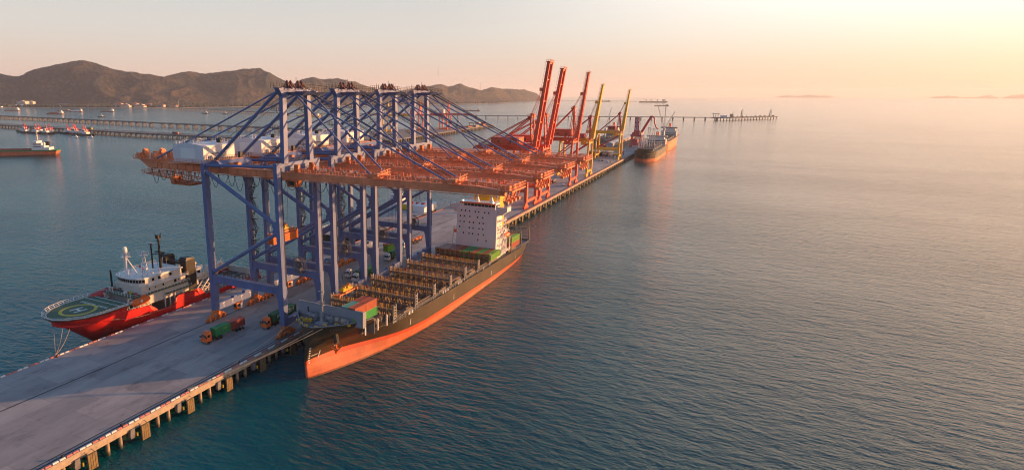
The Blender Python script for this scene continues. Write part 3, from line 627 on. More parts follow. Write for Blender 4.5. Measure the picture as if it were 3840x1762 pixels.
def spreader(x, y, z, ztop, label, L=12.0, trx=None):
    t = thing("spreader", label, "spreader", (x, y, z), 0, "container spreaders hanging from the blue cranes")
    m = MB()
    for s in (-1, 1):
        m.box(s * 0.55 - 0.2, s * 0.55 + 0.2, -L / 2, L / 2, 0.35, 0.75); m.box(-1.2, 1.2, s * L / 2 - 0.25, s * L / 2 + 0.25, 0.25, 0.75)
        for a in (-1, 1): m.box(a * 1.15 - 0.1, a * 1.15 + 0.1, s * (L / 2) - 0.15, s * (L / 2) + 0.15, 0.0, 1.1)
    m.box(-1.0, 1.0, -1.6, 1.6, 0.3, 1.1); m.build("spreader_frame", "bogie_orange", t)
    m = MB(); m.box(-0.9, 0.9, -2.6, 2.6, 1.35, 1.8); m.bar((-0.8, -2.6, 1.8), (-0.8, 2.6, 1.8), 0.3); m.box(-0.5, 0.5, -1.9, -0.7, 1.8, 2.6); m.box(-0.5, 0.5, 0.7, 1.9, 1.8, 2.6)
    m.build("head_block", "safety_yellow", t)
    for yy in (-1.3, 1.3):
        m = MB(); m.disc((0, yy, 2.5), (0, 1, 0), 0.7, 0.3, 14); m.build("rope_sheave", "bogie_orange", t)
    for dx in (-0.6, 0.6):
        for yy in (-1.5, 1.5):
            m = MB(); m.tube((dx, yy, 2.5), (dx * 3, yy, ztop - z), 0.05, 5); m.build("hoist_rope", "wire", t)
    return t
OR = "hanging containers"
container("orange", 12.19, (-9.9, 9.6, 28.5), "bright orange container hanging high between the legs of the nearest blue crane", None)
spreader(-9.9, 9.6, 31.1, 49.3, "spreader gripping the bright orange hanging container")
container("lime", 12.19, (-17.0, 92.6, 5.75), "lime green container hanging from a yellow spreader just above a truck", None, h=2.9)
spreader(-17.0, 92.6, 8.65, 49.3, "spreader holding the lime green container over a truck lane")
spreader(12.0, 37.3 - 24, 12.6, 49.3, "orange and yellow spreader lowered empty over the ship's forward bay", L=10.0)
# ------------------------------------------------------------------ the container ship (trimmed by the stern)
TRIM = 0.028
CX = 15.8
def zs(z, Y): return z + TRIM * (Y + 13)          # height above the keel frame for a world height at Y
def zw(zl, Y): return zl - TRIM * (Y + 13)
def interp(t, xs, ys):
    if t <= xs[0]: return ys[0]
    for i in range(len(xs) - 1):
        if t <= xs[i + 1]:
            u = (t - xs[i]) / (xs[i + 1] - xs[i]); return ys[i] + (ys[i + 1] - ys[i]) * u
    return ys[-1]
def hull_mesh(wl, dk, stemy, sterny, levels, sheer, flare, mats, hs=1.0):
    """wl, dk: (ys, half breadths) low and high; levels: [(z, material of the band above it)]"""
    m = MB(); N = 46; rings = []
    us = [0, .004, .01, .018, .03, .045, .06, .08, .10, .12, .14, .16, .18, .2, .23, .26] + [0.26 + 0.74 * i / 22 for i in range(1, 19)] + [.9, .93, .955, .975, .99, 1.0]
    for z, mi in levels:
        y0, y1 = stemy(z), sterny(z); ring = []
        def hb(y, zz): return max(0.12, halfb(y - y0, y, zz))
        st = []
        for u in us:
            y = y0 + (y1 - y0) * u; zz = min(z, sheer(y)); h = hb(y, zz)
            e = (y1 - y); st.append((h, y, zz))
        rings.append([(CX + h * hs, y, zz) for h, y, zz in st] + [(CX - h * hs, y, zz) for h, y, zz in st[::-1]])
    for k in range(len(rings) - 1):
        m.cur = levels[k][1]; m.loft([rings[k], rings[k + 1]], caps=False)
    m.cur = levels[0][1]; m.poly(rings[0], [tuple(range(len(rings[0])))])
    return m, rings
ship = thing("container_ship", "large black hulled container ship with orange underside moored bow first", "container ship", (CX, -13, 0))
ship.rotation_euler = (-TRIM, 0, 0)
OFF[0] = Vector((CX, -13, 0))
wlb = ([0, 1.4, 4, 9, 17.5, 29.5, 46, 66, 118, 140, 155, 165, 172], [0.15, 0.9, 2.3, 4.3, 7.2, 9.9, 12.1, 14.2, 14.2, 13.2, 11.0, 8.0, 3.0])
dkb = ([0, 1.0, 3.5, 7, 12, 16, 22, 28, 150, 165, 172], [0.6, 2.4, 5.6, 9.2, 12.8, 13.9, 14.2, 14.2, 14.2, 13.6, 12.6])
def sheer(y):
    t = y + 13; return interp(t, [0, 12, 15.5, 16.5, 20, 27, 200], [10.5, 11.1, 11.3, 10.6, 7.4, 6.1, 6.0])
def stemy(z): return -13 + interp(z, [-7, -5, 0, 6, 11], [0.6, 0.0, -0.3, 0.2, 0.9])
def sterny(z): return interp(z, [-7, -4, -1, 1, 3, 6], [136, 142, 150, 156, 158, 159.5])
def flare(z, y):
    s = max(0.0, min(1.0, (z + 1.5) / 12.5)); return s ** 1.35 if y < 40 else max(0.0, min(1.0, (z + 6.5) / 9))
mdb = ([0, 2, 5, 12, 16.7, 22.6, 29, 36, 48, 66, 118, 140, 155, 165, 172], [0.25, 0.4, 0.75, 2.1, 4.0, 6.8, 9.8, 12.4, 14.0, 14.2, 14.2, 13.9, 13.0, 11.5, 8.0])
def halfb(t, y, z):
    if z < 0.6:
        s = max(0.0, min(1.0, (z + 5) / 5.6)); return interp(t, *wlb) * (1 - s) + interp(t, *mdb) * s
    s = min(1.0, (z - 0.6) / 9.9) ** (1.15 if y < 40 else 0.6); return interp(t, *mdb) * (1 - s) + interp(t, *dkb) * s
lv = [(-9, 0), (-5.5, 0), (-4.2, 0), (-3.0, 0), (-1.8, 0), (-0.7, 1), (0.55, 2), (2.0, 2), (3.6, 2), (5.0, 2), (6.0, 2), (7.4, 2), (8.8, 2), (10, 2), (11.3, 2)]
m, rg = hull_mesh(wlb, dkb, stemy, sterny, lv, sheer, flare, None)
m.build("hull", ["antifoul", "boot_red", "hull_black"], ship, smooth=True)
def deckpoly(y0, y1, inset, z, n=26, full=False):
    P = []
    for i in range(n + 1):
        y = y0 + (y1 - y0) * i / n; h = max(0.3, halfb(y - stemy(z), y, min(z, 10.5)) - inset); P.append((h, y))
    return [(CX + h, y) for h, y in P] + [(CX - h, y) for h, y in P[::-1]]
m = MB(); m.prism(deckpoly(3.3, 159.0, 0.12, 6.0), 5.2, 5.32); m.build("main_deck", "deck_grey", ship)
m = MB(); m.prism(deckpoly(-11.6, 3.4, 0.22, 9.6), 9.0, 9.5); m.box(CX - 13.2, CX + 13.2, 3.1, 3.3, 5.3, 9.48); m.build("forecastle_deck", "deck_grey", ship)
m = MB()
pts = deckpoly(-11.9, 2.6, 0.16, 10.5, 18)
for a, b in zip(pts[:19], pts[1:19]):
    m.bar((a[0], a[1], zs(0, a[1]) * 0 + sheer(a[1]) + 0.05), (b[0], b[1], sheer(b[1]) + 0.05), 0.35, 0.16)
m.build("bulwark_cap", "breakwater_grey", ship); m = MB()
for a, b in zip(pts[19:], pts[20:]): m.bar((a[0], a[1], sheer(a[1]) + 0.05), (b[0], b[1], sheer(b[1]) + 0.05), 0.35, 0.16)
m.build("bulwark_cap", "breakwater_grey", ship)
m = MB(); m.xprism([(-2.75, 9.5), (-2.45, 9.5), (-2.45, 14.35), (-2.75, 14.35)], 5.0, 28.6); m.box(5.0, 28.7, -2.85, -2.35, 14.35, 14.5); m.box(28.6, 28.9, -2.9, -1.2, 9.5, 14.4)
for x in range(7, 28, 3): m.xprism([(-2.4, 9.5), (-0.9, 9.5), (-2.4, 13.5)], x, x + 0.15)
m.build("breakwater", "breakwater_grey", ship)
m = MB(); m.box(25.4, 26.0, -2.80, -2.752, 10.0, 12.0); m.build("breakwater_door", "box_lime", ship)
m = MB(); m.box(8.7, 9.3, -2.80, -2.752, 11.2, 12.9); m.build("breakwater_hatch", "hold_dark", ship)
m = MB(); m.tube((17.1, -6.9, 9.5), (17.1, -6.9, 22.2), 0.42, 10, 0.22); m.box(16.2, 18.0, -7.4, -6.4, 15.3, 15.5); m.box(16.2, 18.0, -7.3, -6.5, 19.3, 19.45); m.tube((17.1, -6.9, 22), (17.1, -6.9, 25.5), 0.09, 6); m.bar((17.1, -7.5, 9.5), (17.1, -7.0, 13.5), 0.2); m.box(15.6, 18.6, -8.2, -5.6, 9.5, 10.0)
m.rail([(16.2, -7.4, 15.5), (18, -7.4, 15.5), (18, -6.4, 15.5), (16.2, -6.4, 15.5)], 1.0, 0.9, 0.07); m.bar((17.6, -6.9, 9.5), (17.6, -6.9, 22), 0.12); fm = m.build("foremast", "breakwater_grey", ship)
for x, y, s in ((10.3, -4.2, 1.0), (12.6, -4.8, 1.15), (15.2, -3.8, 1.0), (18.2, -4.6, 1.15), (21.0, -4.2, 1.0), (23.2, -4.4, 1.0)):
    m = MB(); m.tube((x - 0.8, y, 10.6), (x + 0.8, y, 10.6), 0.55 * s, 14)
    for e in (-0.85, 0.85): m.disc((x + e, y, 10.6), (1, 0, 0), 0.95 * s, 0.12, 16)
    m.box(x - 1.2, x + 1.2, y - 0.7, y + 0.7, 9.5, 9.8); m.box(x + 0.9, x + 1.5, y - 0.4, y + 0.4, 9.8, 11.0); m.build("mooring_winch", "breakwater_grey", ship)
for x, y in ((20.9, -4.2), (23.2, -4.4)):
    m = MB(); m.tube((x - 0.6, y, 10.6), (x + 0.6, y, 10.6), 0.78, 14); m.build("rope_drum", "rope", ship)
m = MB()
for x, y in ((9.5, -8.5), (12.2, -10.2), (14.4, -10.9), (17.8, -10.6), (19.2, -8.2), (21.8, -5.9), (24.0, -3.6), (26.0, -1.2)):
    for e in (-0.35, 0.35): m.tube((x + e, y, 9.5), (x + e, y, 10.25), 0.2, 8)
m.build("bitts", "safety_yellow", ship)
m = MB()
for x, y in ((9.2, -6.2), (11.2, -7.4), (12.6, -6.4), (25.0, -4.6)):
    m.box(x - 0.45, x + 0.45, y - 0.45, y + 0.45, 9.5, 10.0)
m.rail([(12.3, -8.6, 9.5), (14, -8.6, 9.5), (14, -7.4, 9.5), (12.3, -7.4, 9.5), (12.3, -8.6, 9.5)], 1.3, 0.9, 0.14); m.build("deck_vent", "safety_yellow", ship)
m = MB()
for x0 in (20.9, 23.2): m.bar((x0, -4.6, 10.0), (x0 + 0.8, -8.0 if x0 < 22 else -6.2, 9.9), 0.09)
m.bar((10.3, -4.9, 10.1), (9.4, -8.3, 9.9), 0.09); m.build("deck_rope", "rope", ship)
# anchor, starboard as seen from the camera
m = MB(); m.loft([[(22.1 + 0.75 * math.cos(a) + o, -6.6 + 0.75 * math.sin(a) - o * 0.8, z) for a in [i * math.pi / 4 for i in range(8)]] for o, z in ((-0.9, 7.9), (0.35, 5.2))]); m.build("hawse_pipe", "hull_black", ship)
m = MB(); m.bar((22.5, -7.3, 5.6), (22.5, -7.2, 2.9), 0.35); m.bar((22.5, -7.2, 2.8), (21.2, -7.9, 4.0), 0.5, 0.3, w2=0.12); m.bar((22.5, -7.2, 2.8), (24.1, -6.6, 4.7), 0.5, 0.3, w2=0.12); m.frus((22.1, 22.9, -7.6, -6.9), (22.45, 22.6, -7.5, -7.2), 2.9, 2.0); m.build("anchor", "signal_orange", ship)
# marks on the bow
m = MB()
for i in range(5): m.box(0, 0.0, 0, 0, 0, 0) if False else None
for o in ship.children:
    if o.name.split('.')[0] in ('mooring_winch', 'rope_drum', 'bitts', 'deck_vent', 'deck_rope', 'foremast', 'forecastle_deck'): o.location.z += 0.65
# hatch coamings, covers, open holds with cell guides
LB = [16.0, 29.97, 43.85, 57.7, 71.6, 85.5, 99.0]
for i, Y in enumerate([2.2] + LB):
    y0 = Y + (1.0 if i else 0.2); y1 = LB[i] - 0.9 if i < 7 else 110.2
    hw = 12.0 if i > 1 else (9.0 if i == 0 else 11.5)
    m = MB()
    for x in (CX - hw, CX + hw): m.box(x - 0.2, x + 0.2, y0, y1, 5.3, 7.2)
    m.box(CX - hw, CX + hw, y0, y0 + 0.3, 5.3, 7.2); m.box(CX - hw, CX + hw, y1 - 0.3, y1, 5.3, 7.2); m.build("hatch_coaming", "lash_steel", ship)
    if i in (0, 4, 5, 7):
        m = MB()
        for k in range(3): a = CX - hw + k * hw * 2 / 3; m.box(a + 0.15, a + hw * 2 / 3 - 0.15, y0 + 0.1, y1 - 0.1, 7.2, 7.75)
        for k in range(int(hw)): m.box(CX - hw + 0.5 + k * 2.0, CX - hw + 0.9 + k * 2.0, y0 + 0.2, y0 + 0.6, 7.75, 8.0); m.box(CX - hw + 0.5 + k * 2.0, CX - hw + 0.9 + k * 2.0, y1 - 0.6, y1 - 0.2, 7.75, 8.0)
        m.build("hatch_cover", "hatch_brown", ship)
    else:
        m = MB(); m.box(CX - hw + 0.2, CX + hw - 0.2, y0 + 0.3, y1 - 0.3, 5.33, 5.36); m.build("hold_floor", "hold_dark", ship)
        m = MB()
        for k in range(10):
            x = CX - hw + 1.2 + k * (2 * hw - 2.4) / 9
            m.box(x - 0.09, x + 0.09, y0 + 0.35, y0 + 0.6, 5.4, 7.6); m.box(x - 0.09, x + 0.09, y1 - 0.6, y1 - 0.35, 5.4, 7.6)
        m.box(CX - hw + 0.3, CX + hw - 0.3, (y0 + y1) / 2 - 0.3, (y0 + y1) / 2 + 0.3, 6.3, 7.0)
        m.build("cell_guide", "lash_gold", ship)
# lashing bridges
for i, Y in enumerate(LB):
    x0, x1 = (2.6, 28.9) if i else (4.2, 28.6); yt = zs(0, Y) * 0 + 11.2 - 0.08 * i
    m = MB(); m.box(x0, x1, Y - 0.75, Y + 0.75, yt - 1.75, yt - 1.45); m.box(x0, x1, Y - 0.8, Y - 0.65, yt - 2.3, yt - 1.45); m.box(x0, x1, Y + 0.65, Y + 0.8, yt - 2.3, yt - 1.45)
    nb = 11
    for k in range(nb + 1):
        x = x0 + (x1 - x0) * k / nb
        if k % 2 == 0 or k in (1, nb - 1):
            for e in (-0.22, 0.22): m.bar((x + e, Y, 5.3), (x + e, Y, yt - 1.5), 0.2)
    for k in (2, 6, 8): x = x0 + (x1 - x0) * k / nb; m.bar((x, Y, yt - 1.8), (x + 2.0, Y - 0.1, 6.0), 0.25); m.bar((x, Y, yt - 1.8), (x - 2.0, Y + 0.1, 6.0), 0.25) if i in (3, 5) else None
    lb = m.build("lashing_bridge", "lash_steel", ship)
    m = MB(); m.rail([(x0, Y - 0.78, yt - 1.45), (x1, Y - 0.78, yt - 1.45)], 1.1, 0.9, 0.08); m.rail([(x0, Y + 0.78, yt - 1.45), (x1, Y + 0.78, yt - 1.45)], 1.1, 0.9, 0.08); m.build("bridge_railing", "lash_gold", lb)
    m = MB()
    for k in range(nb + 1):
        x = x0 + (x1 - x0) * k / nb
        for e in (-0.3, 0.3):
            m.bar((x + e, Y - 0.85, yt - 3.4), (x + e, Y - 0.85, yt + 0.3), 0.15)
            pass
    for z in (6.4, 7.4): m.bar((x0 + 3, Y - 0.9, z), (x1 - 3, Y - 0.9, z), 0.07)
    m.build("lashing_post", "lash_gold", lb)
    m = MB()
    for k in (3, 7): x = x0 + (x1 - x0) * k / nb; m.box(x - 0.4, x + 0.4, Y - 0.95, Y - 0.88, yt - 0.5, yt + 0.3)
    m.build("light_box", "pink_red", lb)
    for s, x in ((1, x1), (-1, x0)):
        m = MB()
        for d in (-0.75, 0.75): m.box(x - 0.12, x + 0.12, Y + d - 0.2, Y + d + 0.2, 5.3, yt + 0.2)
        for z in [5.6 + 0.95 * q for q in range(6)]: m.box(x - 0.1, x + 0.1, Y - 0.56, Y + 0.56, z, z + 0.35)
        m.build("end_stanchion", "breakwater_grey", lb)
# ship-side gangway: rails, stanchions, white panels
for s in (1, -1):
    m = MB(); x = CX + s * 13.9
    m.rail([(x, 16, 6.1), (x, 98, 6.05)], 1.1, 1.7, 0.09); m.rail([(x, 126, 6.05), (x, 152, 6.05)], 1.1, 1.7, 0.09); m.build("deck_railing", "breakwater_grey", ship)
m = MB(); x = CX + 13.3
for y in range(18, 98, 2): m.bar((x, y, 5.3), (x, y, 7.0), 0.16)
m.bar((x, 18, 7.0), (x, 98, 7.0), 0.3, 0.2)
for y0 in (21, 47, 61, 75): m.box(x - 0.1, x + 0.1, y0, y0 + 6, 7.1, 7.7)
m.build("side_gangway", "lash_steel", ship)
for y in (24, 26, 50, 52, 54, 64, 66, 90):
    m = MB(); m.box(x + 0.12, x + 0.3, y, y + 1.0, 5.7, 6.8); m.build("fire_box", "white", ship)
m = MB(); m.box(27.9, 28.15, 15.5, 16.5, 8.0, 8.3)
for x, y in ((27.2, 0.9), (28.2, 6.3), (28.6, 11.0)):
    m.box(x - 0.2, x + 0.2, y - 0.2, y + 0.2, 6.0, 9.6 if y > 1 else 11.2)
m.build("deck_post", "white", ship)
# ------------- bridge tower
m = MB(); m.loft([[(7.3, 110.6, z), (27.0, 110.6, z), (27.0, 117.6, z), (7.3, 117.6, z)] for z in (5.3, 28.2)])
tw = m.build("bridge_tower", "house_white", ship)
wins = [(9.52, 23.44), (11.51, 23.42), (13.55, 23.39), (16.48, 23.35), (18.16, 23.33), (21.08, 23.29), (23.06, 23.26), (9.05, 20.83), (11.04, 20.83), (13.84, 20.82), (17.65, 20.8), (20.22, 20.79), (8.92, 18.24), (10.99, 18.22), (13.79, 18.2), (15.66, 18.18), (18.68, 18.15), (20.52, 18.13), (8.8, 15.64), (13.71, 15.58), (15.58, 15.55), (18.58, 15.51), (20.42, 15.48), (10.81, 12.94), (13.66, 12.91), (15.43, 12.89), (18.27, 12.86), (20.75, 12.84), (18.13, 10.2), (22.26, 10.2)]
for x, z in wins:
    z = zs(z, 110.6); m = MB(); m.box(x - 0.27, x + 0.27, 110.52, 110.596, z - 0.38, z + 0.38); m.build("window", "glass", tw)
for i in range(3):
    for j in range(4):
        m = MB(); m.box(27.004, 27.06, 111.8 + i * 2.0, 112.3 + i * 2.0, 17 + j * 2.7, 17.8 + j * 2.7); m.build("window", "glass", tw)
m = MB(); m.box(3.6, 31.6, 111.0, 116.5, 27.7, 28.3); m.box(3.6, 3.75, 111, 116.5, 28.3, 29.7); m.box(31.45, 31.6, 111, 116.5, 28.3, 29.7); m.box(3.6, 8.6, 111.0, 111.15, 28.3, 29.7); m.box(26.2, 31.6, 111.0, 111.15, 28.3, 29.7); m.frus((27, 29, 112, 116), (27, 31, 112, 116), 25.8, 27.7); m.frus((5.3, 7.3, 112, 116), (4, 7.3, 112, 116), 25.8, 27.7); m.build("bridge_wing", "house_white", tw)
m = MB(); m.rail([(28, 111.1, 29.7), (31.5, 111.1, 29.7), (31.5, 116.4, 29.7)], 0.7, 0.7, 0.08); m.build("wing_railing", "white", tw)
m = MB(); m.box(8.8, 26.0, 110.8, 116.8, 28.3, 30.95); wh = m.build("wheelhouse", "house_white", tw)
for i in range(9):
    x = 10.7 + i * 1.72; m = MB(); m.box(x, x + 1.5, 110.72, 110.796, 29.35, 30.35); m.build("window", "glass", wh)
for i in range(3):
    m = MB(); m.box(26.004, 26.07, 111.4 + i * 1.8, 112.7 + i * 1.8, 29.35, 30.35); m.build("window", "glass", wh)
m = MB(); m.box(8.6, 26.3, 110.45, 110.72, 30.45, 31.1); m.build("visor", "signal_orange", wh)
m = MB(); m.box(8.7, 26.1, 110.75, 116.9, 30.96, 31.15); m.rail([(8.9, 110.9, 31.15), (26, 110.9, 31.15), (26, 116.7, 31.15)], 1.1, 1.3, 0.08); m.build("monkey_deck", "white", wh)
for x in (10.3, 25.2):
    m = MB(); m.ball((x, 110.5, 31.6), 0.22, 8, 5); m.build("deck_lamp", "lamp_on", wh)
for x in (16.3, 23.2):
    m = MB(); m.frus((x - 1.0, x + 1.0, 112.5, 114), (x - 0.35, x + 0.35, 112.9, 113.6), 31.15, 33.4); m.tube((x, 113.2, 33.4), (x, 113.2, 37.5), 0.3, 8); m.box(x - 1.2, x + 1.2, 113.1, 113.3, 35.8, 36.0); m.build("radar_mast", "white", wh)
m = MB(); m.ball((26.0, 112.5, 34.2), 0.75, 12, 8, 1.1); m.tube((26, 112.5, 31.2), (26, 112.5, 33.6), 0.2, 6); m.build("satellite_dome", "white", wh)
m = MB(); m.loft([[(11.5, 121, z), (24.5, 121, z), (24.5, 127, z), (11.5, 127, z)] for z in (17.0, 36.5)]); fn = m.build("funnel", "funnel_yellow", ship)
m = MB()
for x in (15.0, 15.7, 16.4, 22.6, 23.2): m.box(x, x + 0.35, 120.93, 120.998, 33.6, 34.6)
m.build("funnel_louvre", "black_paint", fn)
m = MB(); m.box(18.6, 19.4, 120.9, 120.998, 31.6, 33.2); m.build("funnel_door", "safety_yellow", fn)
m = MB(); m.box(9, 26.5, 117.7, 126.5, 5.3, 17.0); m.box(27.1, 29.3, 112.5, 124, 8.0, 8.3); m.box(2.5, 7.2, 112.5, 124, 8.0, 8.3)
for z in (11.5, 15.0, 19.0, 23.0): m.box(27.06, 29.3, 113.5, 118.4, z, z + 0.15)
m.build("engine_casing", "house_white", ship)
m = MB()
for z in (11.65, 15.15, 19.15, 23.15, 8.3): m.rail([(29.2, 113.5, z), (29.2, 118.4, z), (27.2, 118.4, z)], 1.1, 1.2, 0.09)
for z in (8.3, 11.6, 15.1, 19.1): m.bar((28.6, 114, z), (28.6, 118, z + 3.7), 0.5, 0.15)
m.rail([(29.5, 111.5, 8.3), (29.5, 124, 8.3)], 1.1, 1.5, 0.1); m.build("deck_stairway", "white", ship)
for x, y, z in ((28.6, 120.5, 15.6), (3.6, 119.5, 15.4)):
    m = MB(); s = 1
    m.loft([[(x + 1.15 * k * math.cos(a), y + d, z + 1.05 * k * math.sin(a) + (0.1 if abs(d) > 2.5 else 0)) for a in [i * math.pi / 5 for i in range(10)]] for d, k in ((-3.3, 0.12), (-3.0, 0.5), (-2.2, 0.85), (0, 1.0), (2.2, 0.85), (3.0, 0.5), (3.3, 0.12))]); lbt = m.build("lifeboat", "signal_orange", ship)
    m = MB()
    for d in (-2.2, 2.2): m.bar((x - 1.4, y + d, 8.3), (x - 0.6, y + d, z + 2.4), 0.4); m.bar((x - 0.6, y + d, z + 2.4), (x + 0.6, y + d, z + 1.5), 0.3); m.bar((x + 0.8, y + d, 8.3), (x + 0.8, y + d, z - 0.9), 0.35)
    m.build("lifeboat_davit", "white", ship)
# stern frames and poop
m = MB()
for Y, z1 in ((126.0, 13.6), (140.6, 14.2), (153.6, 14.6)):
    m.bar((29.2, Y, 5.3), (29.2, Y, z1), 0.45); m.bar((2.4, Y, 5.3), (2.4, Y, z1), 0.45); m.box(2.4, 29.2, Y - 0.6, Y + 0.6, z1 - 1.6, z1 - 1.3)
    for k in range(12): x = 2.4 + 26.8 * k / 11; m.bar((x, Y, 5.3 if k % 3 == 0 else z1 - 1.4), (x, Y, z1), 0.16)
m.rail([(2.4, 140, 12.9), (29.2, 140, 12.9)], 1.1, 1.1, 0.1); m.rail([(20, 153, 13.2), (29.2, 153, 13.2)], 1.4, 0.9, 0.12); m.build("stern_frame", "lash_steel", ship)
m = MB(); m.box(4, 27.5, 127, 139.5, 5.32, 7.4); m.build("stern_hatch", "hatch_brown", ship)
# marks on the hull: name strokes at the bow, draught marks, tug marks, plimsoll
def onhull(y0, y1, z0, z1, off=0.06):
    return [(CX + halfb(y - stemy(z), y, z) + off, y, z) for y, z in ((y0, z0), (y1, z0), (y1, z1), (y0, z1))]
def strokes(name, y, z, n_, w_, h_, mat="mark_white"):
    m = MB(); rn = random.Random(n_ + int(z))
    for i in range(n_):
        yy = y + i * w_ * 1.35
        m.poly(onhull(yy, yy + w_ * .25, z, z + h_), [(0, 1, 2, 3)])
        if rn.random() < .8: m.poly(onhull(yy + w_ * .75, yy + w_, z, z + h_), [(0, 1, 2, 3)])
        zz = z + h_ * rn.choice((0, .4, .8)); m.poly(onhull(yy + w_ * .2, yy + w_ * .8, zz, zz + h_ * .2), [(0, 1, 2, 3)])
    return m.build(name, mat, ship)
strokes("name_lettering", -8.4, 9.1, 6, 0.5, 0.5, "grey_steel")
m = MB()
for i in range(7): m.poly(onhull(-12.3, -11.8, -0.4 + i * .75, -0.05 + i * .75), [(0, 1, 2, 3)])
m.build("draught_marks", "mark_white", ship)
for y in (26, 58.5, 98, 132):
    m = MB(); m.poly(onhull(y, y + .28, 1.5, 3.6), [(0, 1, 2, 3)]); m.build("tug_mark", "mark_white", ship)
m = MB(); m.poly(onhull(-8.6, -8.3, 0.2, 2.6), [(0, 1, 2, 3)]); m.poly(onhull(-11.5, -8.4, 1.55, 1.75), [(0, 1, 2, 3)]); m.build("thruster_mark", "mark_white", ship)
m = MB(); m.poly(onhull(-3.6, -2.9, 2.4, 3.0), [(0, 1, 2, 3)]); m.build("bulb_mark", "mark_white", ship)
OFF[0] = Vector((0, 0, 0))
def oncontainer(col, x, Y, zl, label, group, L=12.19, h=2.6): return container(col, L, (x, Y, zw(zl, Y)), label, group, rz=(-TRIM, 0, 0), h=h)
G1, G2, G3 = "containers stowed behind the ship's grey breakwater", "row of containers in front of the ship's bridge tower", "containers on the ship's stern"
lab1 = {(24.75, 0.8, 1): ("brick", "brick red container in the upper tier directly behind the grey breakwater, outboard"), (24.75, 6.95, 1): ("brick", "brick red container in the upper tier, aft of its twin behind the breakwater"),
        (22.25, 0.8, 1): ("teal", "turquoise container with a pale roof behind the grey breakwater"), (22.25, 6.95, 1): ("rust", "rusty red upper container inboard of the brick red ones, further aft"),
        (24.75, 0.8, 0): ("lime", "bright green container below the brick red one nearest the breakwater"), (24.75, 6.95, 0): ("mid", "green container below the aft brick red one, by the first lashing bridge"),
        (22.25, 0.8, 0): ("maroon", "maroon container in the lower tier below the turquoise one"), (19.75, 0.8, 0): ("dgreen", "dark green container low behind the middle of the breakwater"), (19.75, 6.95, 0): ("maroon", "dark maroon container low behind the breakwater, inboard and aft")}
for (x, y, t_), (c_, l_) in lab1.items(): oncontainer(c_, x, y, 9.75 + t_ * 2.61, l_, G1, 6.06)
row = ["maroon", "rust", "maroon", "rust", "maroon", "mid", "green", "brick", "mid", "rust", "lime"]
names = ["maroon container at the quay end of the row before the white bridge tower", "second container from the quay in the row before the bridge tower, rusty red", "third container from the quay in the row before the bridge tower, maroon", "fourth container from the quay in the row before the bridge tower, rusty red", "fifth container from the quay in the row before the bridge tower, maroon",
         "green container next to the last maroon one in the row before the bridge tower", "darker green container in the middle of the row before the bridge tower", "brick red container between two green ones before the bridge tower", "green container third from the seaward end of the row before the bridge tower", "rusty red container beside the outermost green one before the bridge tower", "bright green container at the seaward end of the row before the bridge tower"]
for k in range(11): oncontainer(row[k], 3.6 + k * 2.47, 104.9, 7.78, names[k], G2)
oncontainer("brick", 28.0, 132.6, 7.75, "orange red container below the green one on the ship's stern", G3); oncontainer("lime", 28.0, 132.6, 10.36, "bright green container on top of the stack at the ship's stern", G3)
oncontainer("rust", 25.5, 132.6, 10.36, "rusty red container inboard of the green one at the ship's stern", G3); oncontainer("maroon", 25.5, 132.6, 7.75, "maroon container low in the stern stack, inboard", G3)
# mooring lines of the container ship
def rope(name, a, b, sag, r, label, grp=None):
    m = MB(); a, b = Vector(a), Vector(b); m.path([a.lerp(b, i / 12) - Vector((0, 0, sag * 4 * (i / 12) * (1 - i / 12))) for i in range(13)], r, 5)
    return tag(m.build(name, "rope"), label, "rope", grp)
rope("mooring_line", (-0.95, -41, 0.5), (20.1, -10.2, 10.3), 0.5, 0.10, "pale mooring line from the quay bollard to the container ship's bow, upper of two", "mooring lines of the container ship")
rope("mooring_line", (-0.95, -41, 0.4), (17.9, -11.7, 10.0), 0.7, 0.10, "pale mooring line from the quay bollard to the container ship's bow, lower of two", "mooring lines of the container ship")
rope("mooring_line", (-1.0, -30, 0.5), (9.0, -8.6, 10.2), 0.4, 0.08, "thin mooring line along the quay edge to the near side of the container ship's bow", "mooring lines of the container ship")
# ------------------------------------------------------------------ the red offshore vessel at the landward edge
RX = -63.2
rv = thing("offshore_vessel", "bright red offshore supply vessel with a green helideck over its bow", "ship", (RX, 0, WZ))
OFF[0] = Vector((RX, 0, WZ)); _cx = CX; CX = RX
wl2 = ([0, 4, 10, 18, 28, 55, 66, 72], [0.2, 2.2, 5.0, 7.6, 9.0, 9.2, 8.6, 8.0])
dk2 = ([0, 0.8, 2.6, 6.4, 12, 20, 66, 90], [2.2, 4.6, 6.9, 9.2, 10.2, 9.8, 9.7, 9.2])
_old = (stemy, sterny, flare, sheer, wlb, dkb)
stemy = lambda z: interp(z, [-8, -5, 0, 4, 7.6], [-21.5, -24.5, -30.0, -34.5, -38.6]); sterny = lambda z: interp(z, [-8, -5, -1, 2], [40, 44, 45.5, 46])
flare = lambda z, y: max(0.0, min(1.0, (z + 5.0) / 12.0)) ** 0.9
sheer = lambda y: interp(y, [-40, -21.5, -20.5, -9, -8.6, 1.6, 2.0, 12, 12.4, 60], [7.5, 7.0, 5.9, 4.8, 2.0, 2.0, 4.9, 4.8, 1.7, 1.5])
wlb, dkb = wl2, dk2
_hb = halfb
def halfb(t, y, z): s = flare(z, y); return interp(t, *wl2) * (1 - s) + interp(t, *dk2) * s
m, rg = hull_mesh(wl2, dk2, stemy, sterny, [(-8, 0), (-5.2, 0), (-4.4, 1), (-3, 1), (-1, 1), (0.5, 1), (1.5, 1), (2.5, 1), (4, 1), (5, 1), (6, 1), (7.5, 1)], sheer, flare, None)
m.build("hull", ["hull_black", "ship_red"], rv, smooth=True)
